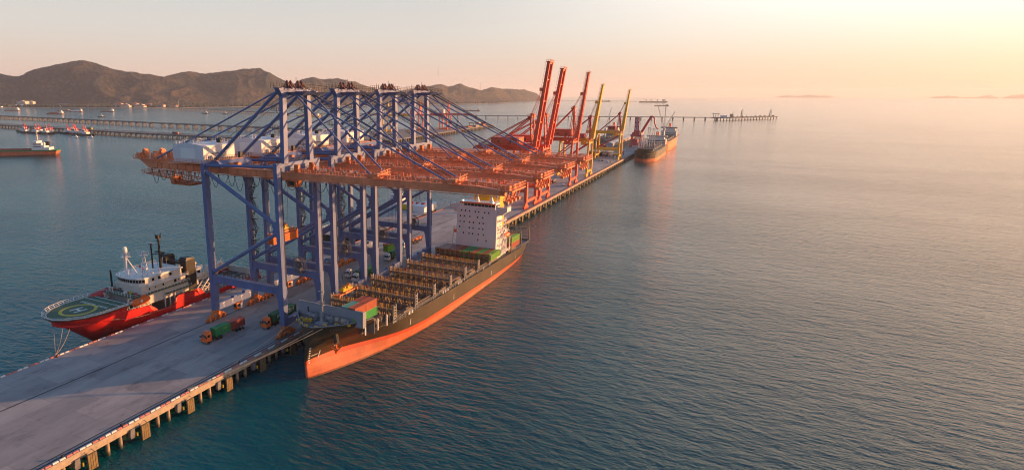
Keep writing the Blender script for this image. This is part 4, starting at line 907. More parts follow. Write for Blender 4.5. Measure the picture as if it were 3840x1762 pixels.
def poly2(y0, y1, ins, z):
    P = []
    for i in range(21):
        y = y0 + (y1 - y0) * i / 20; s = flare(z, y); t = y - stemy(z); P.append((max(0.3, interp(t, *wl2) * (1 - s) + interp(t, *dk2) * s - ins), y))
    return [(RX + h, y) for h, y in P] + [(RX - h, y) for h, y in P[::-1]]
m = MB(); m.prism(poly2(-8.8, 45.5, 0.2, 1.0), 0.2, 0.5); m.build("working_deck", "deck_rust", rv)
m = MB(); m.prism(poly2(-33.5, -8.7, 0.45, 4.0), 4.0, 4.45); m.build("fore_deck", "deck_green", rv)
# helideck
hx, hy, hz = -63.6, -28.6, 7.55
def heli(r): return [(hx + max(-r * 0.98, min(r * 0.98, 1.06 * r * math.cos(a))), hy + r * math.sin(a)) for a in [i * 2 * math.pi / 20 for i in range(20)]]
P = [(hx - 10.1, -17.0), (hx - 10.1, -27), (hx - 8.6, -32.5), (hx - 5.6, -36.2), (hx - 2, -38.2), (hx + 2, -38.2), (hx + 5.6, -36.2), (hx + 8.6, -32.5), (hx + 10.1, -27), (hx + 10.1, -17.0)]
m = MB(); m.prism(P, hz - 0.3, hz); hd = m.build("helideck", "deck_green", rv)
m = MB()
for i in range(len(P)):
    a, b_ = Vector((*P[i], hz + 0.01)), Vector((*P[(i + 1) % len(P)], hz + 0.01)); c0 = Vector((hx, hy, hz + 0.01)); m.bar(a.lerp(c0, 0.045), b_.lerp(c0, 0.045), 0.28, 0.02)
m.bar((hx - 9.5, -20.0, hz + 0.01), (hx + 9.5, -20.0, hz + 0.01), 0.3, 0.02); m.build("deck_line", "mark_white", hd)
m = MB(); N = 40; r0, r1 = 4.6, 5.6
m.poly([(hx + r * math.cos(i * 2 * math.pi / N), hy + r * math.sin(i * 2 * math.pi / N), hz + 0.015) for r in (r0, r1) for i in range(N)], [(i, (i + 1) % N, N + (i + 1) % N, N + i) for i in range(N)]); m.build("landing_ring", "mark_yellow", hd)
m = MB(); z0 = hz + 0.02; th = R(-8)
def hq(x0, x1, y0, y1):
    ps = [(x0, y0), (x1, y0), (x1, y1), (x0, y1)]; m.poly([(hx + x * math.cos(th) - y * math.sin(th), hy + x * math.sin(th) + y * math.cos(th), z0) for x, y in ps], [(0, 1, 2, 3)])
hq(-1.75, -1.0, -2.1, 2.1); hq(1.0, 1.75, -2.1, 2.1); hq(-1.0, 1.0, -0.4, 0.4); m.build("letter_h", "mark_white", hd)
for k, (s_, dx) in enumerate((("RESOLVE", -3.6), )): pass
m = MB()           # the vessel's name across the deck, unreadably small strokes
for i in range(13):
    if i == 7: continue
    x = hx - 6.8 + i * 1.05
    for dx in (0, 0.45): m.box(x + dx, x + dx + 0.2, -23.6, -22.5, hz + 0.004, hz + 0.02)
    m.box(x, x + 0.65, (-22.75 if i % 2 else -23.6), (-22.5 if i % 2 else -23.35), hz + 0.004, hz + 0.022)
m.build("name_lettering", "mark_white", hd)
m = MB(); Q = [(x, y, hz + 0.0) for x, y in P]
for a, b_ in zip(Q, Q[1:]):
    a, b_ = Vector(a), Vector(b_); L = (b_ - a).length; k = max(2, int(L / 1.6)); n_ = ((a + b_) / 2 - Vector((hx, hy, hz))).normalized() * 0.75
    for i in range(k + 1): p = a.lerp(b_, i / k); m.bar(p, p + n_ * 0.9 + Vector((0, 0, 0.9)), 0.1)
    for f_ in (0.05, 0.5, 1.0): m.bar(a + n_ * 0.9 * f_ + Vector((0, 0, 0.9 * f_)), b_ + n_ * 0.9 * f_ + Vector((0, 0, 0.9 * f_)), 0.1 if f_ == 1 else 0.06)
m.build("safety_net_rail", "white", hd)
m = MB(); m.prism([(x * 0.88 + hx * 0.12, y * 0.88 - 24 * 0.12) for x, y in P], 4.5, hz - 0.3); m.build("helideck_support", "ship_red", rv)
# superstructure
m = MB(); m.box(-72.0, -56.0, -12.0, 9.0, 4.4, 8.0); m.frus((-72.4, -70.5, -14.5, -9), (-72.4, -70.5, -14.5, -9), 6.3, 8.0); m.build("deckhouse", "cream", rv)
m = MB(); m.box(-72.4, -55.2, -14.2, 9.6, 8.0, 8.15); m.box(-71, -54.8, -2, 9.6, 6.2, 6.3); m.build("boat_deck", "deck_green", rv)
m = MB(); m.rail([(-72.2, -8, 8.15), (-72.2, -14, 8.15), (-68, -14, 8.15), (-56, -14, 8.15), (-55.4, -12, 8.15), (-55.4, 9.4, 8.15)], 1.1, 1.4, 0.08); m.rail([(-54.9, -2, 6.3), (-54.9, 9.5, 6.3)], 1.1, 1.3, 0.08); m.box(-72.3, -72.2, -14.2, -7, 8.15, 9.3); m.build("deck_railing", "white", rv)
m = MB(); m.box(-70.5, -56.8, -10.2, 8.6, 8.15, 10.8); d2 = m.build("deckhouse", "cream", rv)
for y, z, hh in ((-7, 9.4, .7), (-4.5, 9.5, .5), (-1.2, 9.4, .8), (4.0, 9.4, 1.2), (5.6, 9.5, .5)):
    m = MB(); m.box(-56.796, -56.74, y - hh * 0.4, y + hh * 0.4, z - hh * 0.5, z + hh * 0.5); m.build("window", "glass", d2)
m = MB(); m.box(-57.5, -55.3, -8, 8.8, 10.7, 10.85); m.rail([(-55.4, -8, 10.8), (-55.4, 8.8, 10.8)], 1.0, 1.2, 0.07); m.build("side_gallery", "white", rv)
fp = [(-70.6, 7.0), (-70.6, -8.4), (-69.2, -9.9), (-66, -10.9), (-61.5, -10.9), (-58.2, -9.9), (-56.8, -8.4), (-56.8, 7.0)]
m = MB(); m.prism(fp, 10.8, 13.4); br_ = m.build("bridge_house", "cream", rv)
m = MB(); big = [(RX + (x - RX) * 1.05, -1 + (y + 1) * 1.06) for x, y in fp]; m.prism(big, 13.4, 13.75); m.build("bridge_roof", "white", rv)
for (xa, ya), (xb, yb) in zip(fp[1:-1], fp[2:-1]):
    L = math.hypot(xb - xa, yb - ya); k = max(1, round(L / 1.1)); nx, ny = (yb - ya) / L, -(xb - xa) / L
    if (xa + xb) / 2 * 0 + ny > 0.5: nx, ny = -nx, -ny
    cx_ = ((xa + xb) / 2 - RX) * nx + ((ya + yb) / 2 + 2) * ny
    if cx_ < 0: nx, ny = -nx, -ny
    for i in range(k):
        p0 = ((xa + (xb - xa) * (i + .1) / k), (ya + (yb - ya) * (i + .1) / k)); p1 = ((xa + (xb - xa) * (i + .9) / k), (ya + (yb - ya) * (i + .9) / k))
        m = MB(); m.prism([(p0[0] + nx * .004, p0[1] + ny * .004), (p1[0] + nx * .004, p1[1] + ny * .004), (p1[0] + nx * .06, p1[1] + ny * .06), (p0[0] + nx * .06, p0[1] + ny * .06)], 12.0, 13.05); m.build("window", "glass", br_)
for y in (-5.2, -2.6, 2.2):
    m = MB(); m.box(-56.796, -56.74, y - 0.5, y + 0.5, 11.9, 12.9); m.build("window", "glass", br_)
m = MB(); m.rail([(-70, 6.8, 13.75), (-70, -9, 13.75), (-66, -11, 13.75), (-61, -11, 13.75), (-57, -9, 13.75), (-57, 6.8, 13.75)], 1.0, 1.2, 0.07); m.build("roof_railing", "white", rv)
m = MB(); m.tube((-66.2, -8.2, 13.7), (-66.2, -8.2, 20.0), 0.55, 10, 0.4); m.bar((-63.5, -6.2, 13.7), (-66, -8, 19.5), 0.35); m.box(-67.6, -64.8, -9.5, -6.9, 20.0, 20.15); m.rail([(-67.6, -9.5, 20.1), (-64.8, -9.5, 20.1), (-64.8, -6.9, 20.1), (-67.6, -6.9, 20.1)], 1.2, 0.9, 0.08); m.tube((-66.2, -8.2, 20.1), (-66.2, -8.2, 21.8), 0.75, 12); m.bar((-67.2, -8.2, 13.7), (-67.2, -8.2, 20), 0.08); m.build("dome_mast", "white", rv)
m = MB(); m.tube((-66.2, -8.2, 21.8), (-66.2, -8.2, 22.9), 0.85, 12); m.ball((-66.2, -8.2, 22.9), 0.85, 12, 8); m.build("satellite_dome", "white", rv)
m = MB()
for a, b_ in (((-61.6, -6.4), (-60.4, -5.6)), ((-59.4, -6.4), (-59.8, -5.6)), ((-60.5, -4), (-60.1, -5.2))): m.bar((a[0], a[1], 13.7), (b_[0], b_[1], 20.6), 0.16)
for z in (15, 16.5, 18, 19.5): m.box(-61.0, -59.5, -6.0, -4.8, z, z + 0.08)
m.box(-61.4, -58.8, -6.8, -4.4, 20.6, 20.75); m.rail([(-61.4, -6.8, 20.7), (-58.8, -6.8, 20.7), (-58.8, -4.4, 20.7)], 1.3, 0.7, 0.09); m.bar((-61.2, -6.5, 20.7), (-61.8, -7, 23), 0.12); m.box(-60.7, -59.5, -6, -5, 21, 22.2); m.build("lattice_mast", "white", rv)
m = MB(); m.tube((-62.6, 3.0, 13.7), (-62.6, 3.0, 25.6), 0.55, 10, 0.3); m.box(-64.6, -60.4, 2.2, 3.8, 19.6, 19.8); m.bar((-62.6, 3, 18.4), (-60.3, 3, 19.6), 0.35); m.box(-64.2, -61.0, 2.8, 3.2, 23.6, 23.75); m.box(-63.2, -62.0, 2.4, 3.6, 24.6, 26.0); m.tube((-63.4, 2.5, 24.8), (-63.4, 2.5, 26.6), 0.1); m.tube((-61.8, 3.5, 24.8), (-61.8, 3.5, 26.8), 0.1); m.tube((-64.6, 1.2, 13.7), (-64.6, 1.2, 22.6), 0.28, 8); m.bar((-64.6, 1.2, 19), (-62.6, 3, 19), 0.25); m.box(-65.6, -63.6, 0.9, 1.5, 22.6, 22.85); m.build("main_mast", "black_paint", rv)
m = MB(); m.bar((-66.2, 0.5, 23.1), (-63.4, 1.8, 23.1), 0.25, 0.2); m.build("radar_bar", "white", rv)
for x0, x1, w_ in ((-60.4, -56.6, 1), (-71, -67.4, 0)):
    m = MB(); m.loft([[(x0, 9.2, z), (x1, 9.2, z), (x1, 13.4, z), (x0, 13.4, z)] for z in (4.6, 15.4)] + [[(x0 + 0.3, 9.8, 16.4), (x1 - 0.3, 9.8, 16.4), (x1 - 0.3, 13.0, 16.1), (x0 + 0.3, 13.0, 16.1)]]); m.build("funnel", "black_paint", rv)
m = MB(); m.box(-67.4, -60.4, 10.0, 12.4, 13.4, 14.2); m.rail([(-67.4, 10, 14.2), (-60.4, 10, 14.2)], 1.0, 1.0, 0.08); m.build("funnel_bridge", "black_paint", rv)
m = MB(); m.tube((-58.6, 15.3, 4.5), (-58.6, 15.3, 8.0), 0.5, 8); m.prism([(-60.2, 14.0), (-57, 14.0), (-56.6, 16.2), (-58.6, 17.4), (-60.4, 16.2)], 8.0, 11.0); m.prism([(-60.4, 13.8), (-56.8, 13.8), (-56.4, 16.4), (-58.6, 17.6), (-60.6, 16.4)], 11.0, 11.2); m.rail([(-60.4, 13.8, 11.2), (-56.6, 13.8, 11.2), (-56.4, 16.4, 11.2)], 1.0, 0.8, 0.07); ck = m.build("winch_cabin", "white", rv)
for x in (-59.7, -58.5):
    m = MB(); m.box(x, x + 0.9, 13.94, 13.996, 9.4, 10.5); m.build("window", "glass", ck)
m = MB(); m.box(-56.78, -56.7, 14.3, 15.6, 9.4, 10.5); m.build("window", "glass", ck)
m = MB(); m.ball((-59.6, 16.0, 12.6), 0.5, 10, 6); m.tube((-59.6, 16, 11.2), (-59.6, 16, 12.2), 0.15); m.build("satellite_dome", "white", ck)
# stern gantry, lifeboats, deck gear
m = MB()
for d in (-1.2, 1.2):
    m.bar((-58.0 + d, 15.5, 2.5), (-58.6 + d, 27.5, 12.0), 0.35); m.bar((-58.0 + d, 16.8, 1.5), (-58.6 + d, 28.6, 10.0), 0.35)
    for i in range(9): a = Vector((-58 + d, 15.5, 2.5)).lerp(Vector((-58.6 + d, 27.5, 12)), i / 9); b_ = Vector((-58 + d, 16.8, 1.5)).lerp(Vector((-58.6 + d, 28.6, 10)), (i + 0.5) / 9); m.bar(a, b_, 0.18)
m.frus((-60, -57.2, 20, 27), (-60, -57.2, 21, 28), 8.0, 10.5)
m.bar((-58, 24, 0.5), (-58.4, 24, 9), 0.7); m.bar((-60, 18, 0.5), (-58.4, 25, 9.6), 0.4); m.build("stern_gantry", "cream", rv)
m = MB(); m.rail([(-55, 14, 1.7), (-54, 44, 1.6), (-72, 44.5, 1.6), (-72.5, 20, 1.7)], 1.6, 1.6, 0.12); m.box(-72.6, -54, 44.6, 45.0, 0.5, 3.2); m.box(-72.8, -72.4, 18, 45, 0.5, 3.0); m.build("stern_bulwark", "cream", rv)
m = MB()
for i in range(16): x = -70.5 + random.random() * 13; y = 17 + random.random() * 26; s = 0.4 + random.random(); m.box(x, x + s, y, y + s * 1.5, 0.5, 0.5 + s)
m.build("deck_gear", "grey_steel", rv)
m = MB()
for y in (13.5, 15.0): m.tube((-64, y, 1.6), (-60, y, 1.6), 1.0, 14)
m.box(-65, -59.5, 12.6, 16.2, 0.5, 1.2); m.build("towing_winch", "safety_yellow", rv)
def boat(x, y, z, L, r, mat, par, rz=0):
    m = MB(); m.loft([[(x + r * k * math.cos(a), y + d * L / 2, z + r * 0.95 * k * math.sin(a) + (1 - k) * 0.3) for a in [i * math.pi / 6 for i in range(12)]] for d, k in ((-1, .1), (-.93, .45), (-.7, .82), (-.2, 1), (.3, 1), (.72, .82), (.93, .5), (1, .12))])
    m.box(x - r * 0.4, x + r * 0.4, y + L * 0.1, y + L * 0.28, z + r * 0.8, z + r * 1.25); return m.build("lifeboat", mat, par, smooth=False)
boat(-54.6, -12.6, 7.0, 7.6, 1.35, "signal_orange", rv); boat(-72.6, -14.5, 7.2, 8.5, 1.5, "pink_red", rv)
m = MB(); m.box(-53.28, -53.2, -13.4, -12.7, 7.1, 7.9); m.build("boat_panel", "white", rv)
m = MB()
for y in (-16, -9.6):
    m.bar((-56.4, y, 4.6), (-54.4, y + 0.6, 5.6), 0.45); m.bar((-56.2, y, 4.6), (-56.0, y, 8.6), 0.4); m.bar((-56.0, y, 8.6), (-54.6, y, 8.9), 0.3); m.bar((-55.5, y - 1.4, 4.6), (-56, y, 8.4), 0.25)
m.rail([(-54, -20, 4.6), (-54, -9, 4.6)], 1.1, 1.2, 0.1); m.build("boat_davit", "cream", rv)
m = MB(); m.box(-69.5, -65.5, -17.5, -14.6, 4.6, 5.5); m.build("fore_hatch", "white", rv)
m = MB(); m.bar((-58.5, -19.5, 4.6), (-58.5, -19.5, 7.2), 0.5, 0.4); m.bar((-57.4, -19.2, 4.6), (-57.4, -19.2, 7.2), 0.5, 0.4); m.build("fire_monitor", "pink_red", rv)
def onhull(y0, y1, z0, z1, off=0.05):
    return [(CX + halfb(y - stemy(z), y, z) + off, y, z) for y, z in ((y0, z0), (y1, z0), (y1, z1), (y0, z1))]
m = MB(); m.poly(onhull(-24.6, -22.4, 0.0, 1.3), [(0, 1, 2, 3)]); m.build("anchor_pocket", "hold_dark", rv)
m = MB()
for i in range(4): m.poly(onhull(-24.3 + i * .45, -24.1 + i * .45, -3.0 + i * .3, 0.0), [(0, 1, 2, 3)])
m.build("rust_streak", "kerb_red", rv)
for k in range(22):
    x = random.uniform(-71, -56); y = random.uniform(-13.5, -10.6) if k < 9 else random.uniform(7, 9.2); z = 8.15; s = random.uniform(.4, .9)
    if k % 3: m = MB(); m.box(x, x + s, y, y + s, z, z + s * 1.2); m.build("deck_locker", ["white", "pink_red", "safety_yellow", "grey_steel"][k % 4], rv)
    else: m = MB(); m.tube((x, y, z), (x, y, z + 1.3), 0.22, 8); m.ball((x, y, z + 1.4), 0.35, 8, 5); m.build("vent_cowl", "cream", rv)
for k in range(14):
    x = random.uniform(-70, -57.5); y = random.uniform(-7, 6); m = MB(); m.box(x, x + .5, y, y + .5, 13.75, 14.3) if k % 2 else m.tube((x, y, 13.75), (x, y, 13.75 + random.uniform(1.2, 4)), 0.06); m.build("roof_gear", "white" if k % 3 else "pink_red", rv)
m = MB(); m.tube((-70.5, -11.5, 8), (-70.5, -11.5, 15), 0.25, 8); m.ball((-70.5, -11.5, 15.3), 0.3, 8, 5); m.bar((-70, -11.5, 8), (-70, -11.5, 14.6), 0.15); m.build("light_mast", "black_paint", rv)
for y, z in ((-2.0, 4.6), (0.2, 4.6), (2.4, 4.6)):
    m = MB(); m.bar((-55.6, y, 0.5), (-55.6, y, 6.2), 0.35); m.build("deck_pillar", "cream", rv)
m = MB(); m.bar((-56, 5.5, 5.2), (-54.4, 8.5, 1.4), 1.2, 0.5); m.build("exhaust_duct", "cream", rv)
m = MB(); m.path([(-53.0, -25, 4.9), (-52.3, -19, 3.2), (-52.1, -13, 2.6), (-52.1, -6, 2.4), (-52.0, -1, 2.0)], 0.05, 5); o = m.build("mooring_line", "rope"); OFF[0] = Vector((0, 0, 0))
o.location = (RX, 0, WZ); tag(o, "sagging mooring line along the red vessel's side", "rope")
for i, (a, e) in enumerate((((-59, -37, 5), (QW + 0.3, -44, 0.5)), ((-62, -38, 4.5), (QW + 0.3, -44, 0.4)), ((-57, -36, 5), (QW + 0.3, -44.4, 0.3)))):
    rope("mooring_line", a, e, 1.2, 0.07, "slack bow line between the red vessel and the landward quay edge", "bow lines of the red vessel")
CX = _cx; stemy, sterny, flare, sheer, wlb, dkb = _old; halfb = _hb

# ------------------------------------------------------------------ trucks
def truck(cabmat, label, x, y, rz=0.0, L=12.6):
    t = thing("container_truck", label, "truck", (x, y, 0), rz, "trucks on the quay")
    m = MB(); m.loft([[(sx * w_, yy, z) for sx, yy in ((-1, -8.55 + f_), (1, -8.55 + f_), (1, -6.3), (-1, -6.3))] for z, w_, f_ in ((0.75, 1.2, 0.0), (1.9, 1.22, 0.0), (2.1, 1.2, 0.05), (3.0, 1.12, 0.35), (3.2, 1.0, 0.6))])
    m.frus((-1.1, 1.1, -7.9, -6.3), (-0.9, 0.9, -7.3, -6.4), 3.2, 3.75); cab = m.build("cab", cabmat, t)
    m = MB(); m.poly([(-1.08, -8.53, 2.12), (1.08, -8.53, 2.12), (1.0, -8.23, 2.98), (-1.0, -8.23, 2.98)], [(0, 1, 2, 3)]); m.build("windscreen", "glass", cab)
    for s in (-1, 1):
        m = MB(); m.poly([(s * 1.225, -8.0, 2.1), (s * 1.225, -7.0, 2.1), (s * 1.15, -7.0, 2.9), (s * 1.15, -7.8, 2.9)], [(0, 1, 2, 3)]); m.build("side_window", "glass", cab)
        m = MB(); m.box(s * 1.3 - 0.08, s * 1.3 + 0.22 * s, -8.7, -8.5, 2.0, 2.6) if s > 0 else m.box(-1.5, -1.25, -8.7, -8.5, 2.0, 2.6); m.build("mirror", "black_paint", cab)
    m = MB(); m.box(-1.15, 1.15, -8.62, -8.4, 0.4, 0.75); m.build("bumper", "grey_steel", cab)
    m = MB(); m.box(-0.95, 0.95, -6.3, -2.2, 0.75, 1.05); m.box(-1.1, 1.1, -5.6, -4.6, 0.6, 1.2)
    m.box(-0.55, -0.35, -4.8, L - 5.0, 1.05, 1.32); m.box(0.35, 0.55, -4.8, L - 5.0, 1.05, 1.32)
    for yy in [-4.6 + i * (L - 0.6) / 5 for i in range(6)]: m.box(-1.2, 1.2, yy - 0.12, yy + 0.12, 1.1, 1.34)
    m.build("chassis", "dark_steel", t)
    for yy in (-7.5, -3.9, -2.6, L - 8.6, L - 7.3, L - 6.0):
        for s in (-1, 1):
            m = MB(); m.disc((s * 1.0, yy, 0.5), (1, 0, 0), 0.5, 0.36, 14); wl = m.build("wheel", "rubber", t)
    return t
truck("signal_orange", "orange cab truck carrying a green and a maroon container in the foreground", -20.15, -8.6, -0.05)
TC = "containers carried by trucks"
def onT(x, y, rz, d): return (x - math.sin(rz) * d, y + math.cos(rz) * d, 1.345)
container("green", 6.06, onT(-20.15, -8.6, -0.05, -1.75), "green container at the front of the orange truck in the foreground", TC, rz=-0.05)
container("maroon", 6.06, onT(-20.15, -8.6, -0.05, 4.35), "maroon container at the rear of the orange truck in the foreground", TC, rz=-0.05)
truck("signal_orange", "orange cab truck half hidden behind the nearest crane's seaward leg", -12.6, 9.2, 0.04)
cg = container("dgreen", 12.19, onT(-12.6, 9.2, 0.04, 1.3), "dark green container with white lettering behind the nearest crane's seaward leg", TC, rz=0.04)
text("side_lettering", "EVERGREEN", 1.7, "mark_white", cg, Matrix.Translation((1.22, 0.2, 1.45)) @ Matrix.Rotation(R(90), 4, 'Z') @ Matrix.Rotation(R(90), 4, 'X'))
truck("house_white", "white cab truck with an empty chassis between the second and third crane", -20.2, 68.5, 0.02)
truck("house_white", "white cab truck with a green container tight beside the ship's lashing bridges", -14.2, 65.0, 0.0)
container("green", 12.19, (-14.2, 66.3, 1.345), "green container on the white truck beside the ship's lashing bridges", TC)
truck("house_white", "truck with a dark green container under the hanging lime container", -19.4, 98.6, 0.05)
container("dgreen", 6.06, onT(-19.4, 98.6, 0.05, -1.75), "dark green container on the truck just below the hanging lime one", TC, rz=0.05)
container("teal", 6.06, onT(-19.4, 98.6, 0.05, 4.35), "teal container at the rear of the truck below the hanging lime one", TC, rz=0.05)
truck("house_white", "white cab truck waiting behind the farthest blue crane", -24.0, 122.5, 0.0)
truck("signal_orange", "orange tipper truck driving towards the red cranes", -20.5, 378, 0.0)
m = MB(); m.loft([[(-21.7, 375, 1.35), (-19.3, 375, 1.35), (-19.3, 385, 1.35), (-21.7, 385, 1.35)], [(-21.8, 374.6, 3.1), (-19.2, 374.6, 3.1), (-19.2, 385.4, 3.1), (-21.8, 385.4, 3.1)]]); tag(m.build("truck_load_bed", "grey_steel"), "grey load bed on the orange tipper truck", "load bed")
# stacked empty chassis on the quay
t = thing("trailer_stack", "stack of orange empty container trailers lying behind the farthest blue crane", "trailers", (-25, 131, 0))
OFF[0] = Vector((-25, 131, 0))
for k in range(3):
    m = MB(); z = 0.9 + k * 0.5; m.box(-25.6, -25.3, 125, 137, z, z + 0.25); m.box(-24.7, -24.4, 125, 137, z, z + 0.25)
    for y in (125.5, 129, 133, 136.5): m.box(-26.2, -23.8, y, y + 0.25, z + 0.05, z + 0.3)
    m.build("trailer_frame", "bogie_orange", t)
for y in (133.5, 135.0):
    for x in (-26, -24):
        m = MB(); m.disc((x, y, 0.5), (1, 0, 0), 0.5, 0.35, 12); m.build("wheel", "rubber", t)
OFF[0] = Vector((0, 0, 0))
def car(x, y, mat, label, rz=0.0, s=1.0, van=False):
    t = thing("parked_car", label, "car", (x, y, 0), rz, "cars and vans on the quay")
    m = MB(); H = 1.9 if van else 1.4
    m.loft([[(-0.88 * s * k, yy, z), (0.88 * s * k, yy, z)][::1] + [(0.88 * s * k, yy2, z), (-0.88 * s * k, yy2, z)] for z, k, yy, yy2 in ((0.3, 0.95, -2.2, 2.2), (0.55, 1.0, -2.25, 2.25), (0.9, 0.98, -2.1, 2.15), (H - 0.05, 0.8, -0.7, 1.6), (H, 0.74, -0.5, 1.4))]); m.build("body", mat, t)
    m = MB(); m.loft([[(-0.86 * k, a, z), (0.86 * k, a, z), (0.86 * k, b_, z), (-0.86 * k, b_, z)] for z, k, a, b_ in ((0.97, 0.975, -1.95, 2.09), (H - 0.12, 0.845, -0.85, 1.68))], caps=False); m.build("windows", "glass", t)
    for yy in (-1.4, 1.4):
        for sx in (-1, 1): m = MB(); m.disc((sx * 0.8, yy, 0.32), (1, 0, 0), 0.32, 0.2, 12); m.build("wheel", "rubber", t)
    return t
for x, y, mt, lb in ((-8.6, 367, "house_white", "white car on the open quay before the third red crane"), (-10.4, 574, "house_white", "white car near the farther yellow crane's seaward legs"), (-22, 585, "box_teal", "blue green van by the landward legs of the farther yellow crane"), (-17.5, 580, "rail_dark", "dark car beside the blue green van on the far quay"), (-14, 690, "rail_dark", "dark car at the far quay beside the bulk carrier's bow"), (-17, 735, "house_white", "pale car on the far quay alongside the bulk carrier"), (-6.2, 571, "crane_yellow", "small yellow forklift at the far quay edge")):
    car(x, y, mt, lb, 0.1)
# people
def person(x, y, top, legs, label, rz=0):
    me = bpy.data.meshes.new("person"); V = [(0, 0, .95), (0, 0, 1.15), (0, 0, 1.42), (0, 0, 1.55), (0, 0, 1.72), (.2, 0, 1.42), (.27, .02, 1.15), (.25, -.08, .9), (-.2, 0, 1.42), (-.27, .02, 1.15), (-.25, -.08, .9), (.1, 0, .92), (.12, -.02, .5), (.13, .03, .06), (.14, -.14, .03), (-.1, 0, .92), (-.12, .02, .5), (-.13, .08, .06), (-.14, -.08, .03)]
    E = [(0, 1), (1, 2), (2, 3), (3, 4), (2, 5), (5, 6), (6, 7), (2, 8), (8, 9), (9, 10), (0, 11), (11, 12), (12, 13), (13, 14), (0, 15), (15, 16), (16, 17), (17, 18)]
    me.from_pydata(V, E, []); o = bpy.data.objects.new("person", me); C.objects.link(o)
    md = o.modifiers.new("skin", 'SKIN'); sv = me.skin_vertices[0].data
    rr = [.16, .16, .17, .07, .12, .08, .055, .045, .08, .055, .045, .1, .08, .06, .05, .1, .08, .06, .05]
    for i, r in enumerate(rr): sv[i].radius = (r, r * (0.75 if i < 3 else 1))
    sv[0].use_root = True; s = o.modifiers.new("sub", 'SUBSURF'); s.levels = 1; s.render_levels = 1
    me.materials.append(M(top)); o.location = (x, y, 0.0); o.rotation_euler = (0, 0, rz)
    return tag(o, label, "person")
person(-21.6, 58.6, "box_lime", "rail_dark", "person in a bright green vest standing by the white truck")
person(-15.6, 103.5, "signal_orange", "rail_dark", "person in orange workwear near the truck under the hanging lime container")
# flat decked barge with a white house beyond the blue cranes
t = thing("deck_barge", "wide flat decked supply barge with a white and yellow deckhouse at the landward quay edge", "barge", (-72, 165, WZ)); OFF[0] = Vector((-72, 165, WZ))
m = MB(); m.prism([(-88.5, 122), (-55.2, 122), (-55.2, 212), (-58, 222), (-66, 227), (-78, 227), (-86, 222), (-88.5, 212)], -6, -0.3); m.build("hull", "hull_black", t)
m = MB(); m.prism([(-88.3, 122.3), (-55.4, 122.3), (-55.4, 212), (-58.2, 221.8), (-66, 226.8), (-78, 226.8), (-86, 221.8), (-88.3, 212)], -0.3, 0.05); m.build("cargo_deck", "quay_concrete", t)
m = MB(); m.box(-88, -57, 207, 220, 0.05, 3.4); m.box(-66, -57.5, 203, 222, 0.05, 4.2); m.build("deckhouse", "house_white", t)
m = MB(); m.box(-78, -63, 206.2, 206.99, 0.3, 3.6); m.build("hatch_cover", "funnel_yellow", t)
m = MB(); m.box(-87.5, -80, 209, 218, 3.4, 7.0); m.box(-87.5, -81, 210, 217, 7, 9.2); hs2 = m.build("wheelhouse", "house_white", t)
m = MB(); m.box(-86.5, -81.5, 208.93, 208.99, 5.0, 6.0); m.build("window", "glass", hs2)
m = MB(); m.box(-72, -70.5, 211, 213, 3.4, 5.0); m.box(-68, -66.2, 211, 213, 3.4, 4.8); m.box(-63, -61, 209, 212, 4.2, 5.2); m.build("deck_machinery", "pink_red", t)
m = MB()
for d in (-0.8, 0.8): m.bar((-70 + d, 213, 3.4), (-66 + d * 0.3, 214, 14), 0.22); m.bar((-67.5 + d, 216, 3.4), (-66 + d * 0.3, 214, 14), 0.22)
for i in range(6): q_ = i / 6; m.bar((-70.8 + 4 * q_, 213, 3.4 + 10.6 * q_), (-69.2 + 3.4 * q_, 213.2, 3.9 + 10.6 * q_), 0.12)
m.bar((-74, 212, 3.4), (-74, 212, 9.5), 0.3); m.build("deck_crane", "grey_steel", t)
m = MB(); m.rail([(-87.8, 207, 3.4), (-60, 207, 3.4)], 1.1, 1.5, 0.1); m.rail([(-88, 123, 0.05), (-88, 205, 0.05)], 1.1, 2.5, 0.1); m.build("deck_railing", "white", t)
OFF[0] = Vector((0, 0, 0))
for x, y in ((-77.5, 203.5), (-68.5, 202.5)):
    m = MB()
    for k in range(26):
        a = random.random() * 6.28; r = random.random() * 1.9; m.ball((x + r * math.cos(a), y + r * 0.7 * math.sin(a), 0.5 + (1.9 - r) * 0.55), 0.62, 7, 5)
    tag(m.build("net_pile", "box_mid"), "bright green pile of netting on the barge deck, " + ("left of the yellow hatch" if x < -75 else "under the yellow hatch"), "net pile")
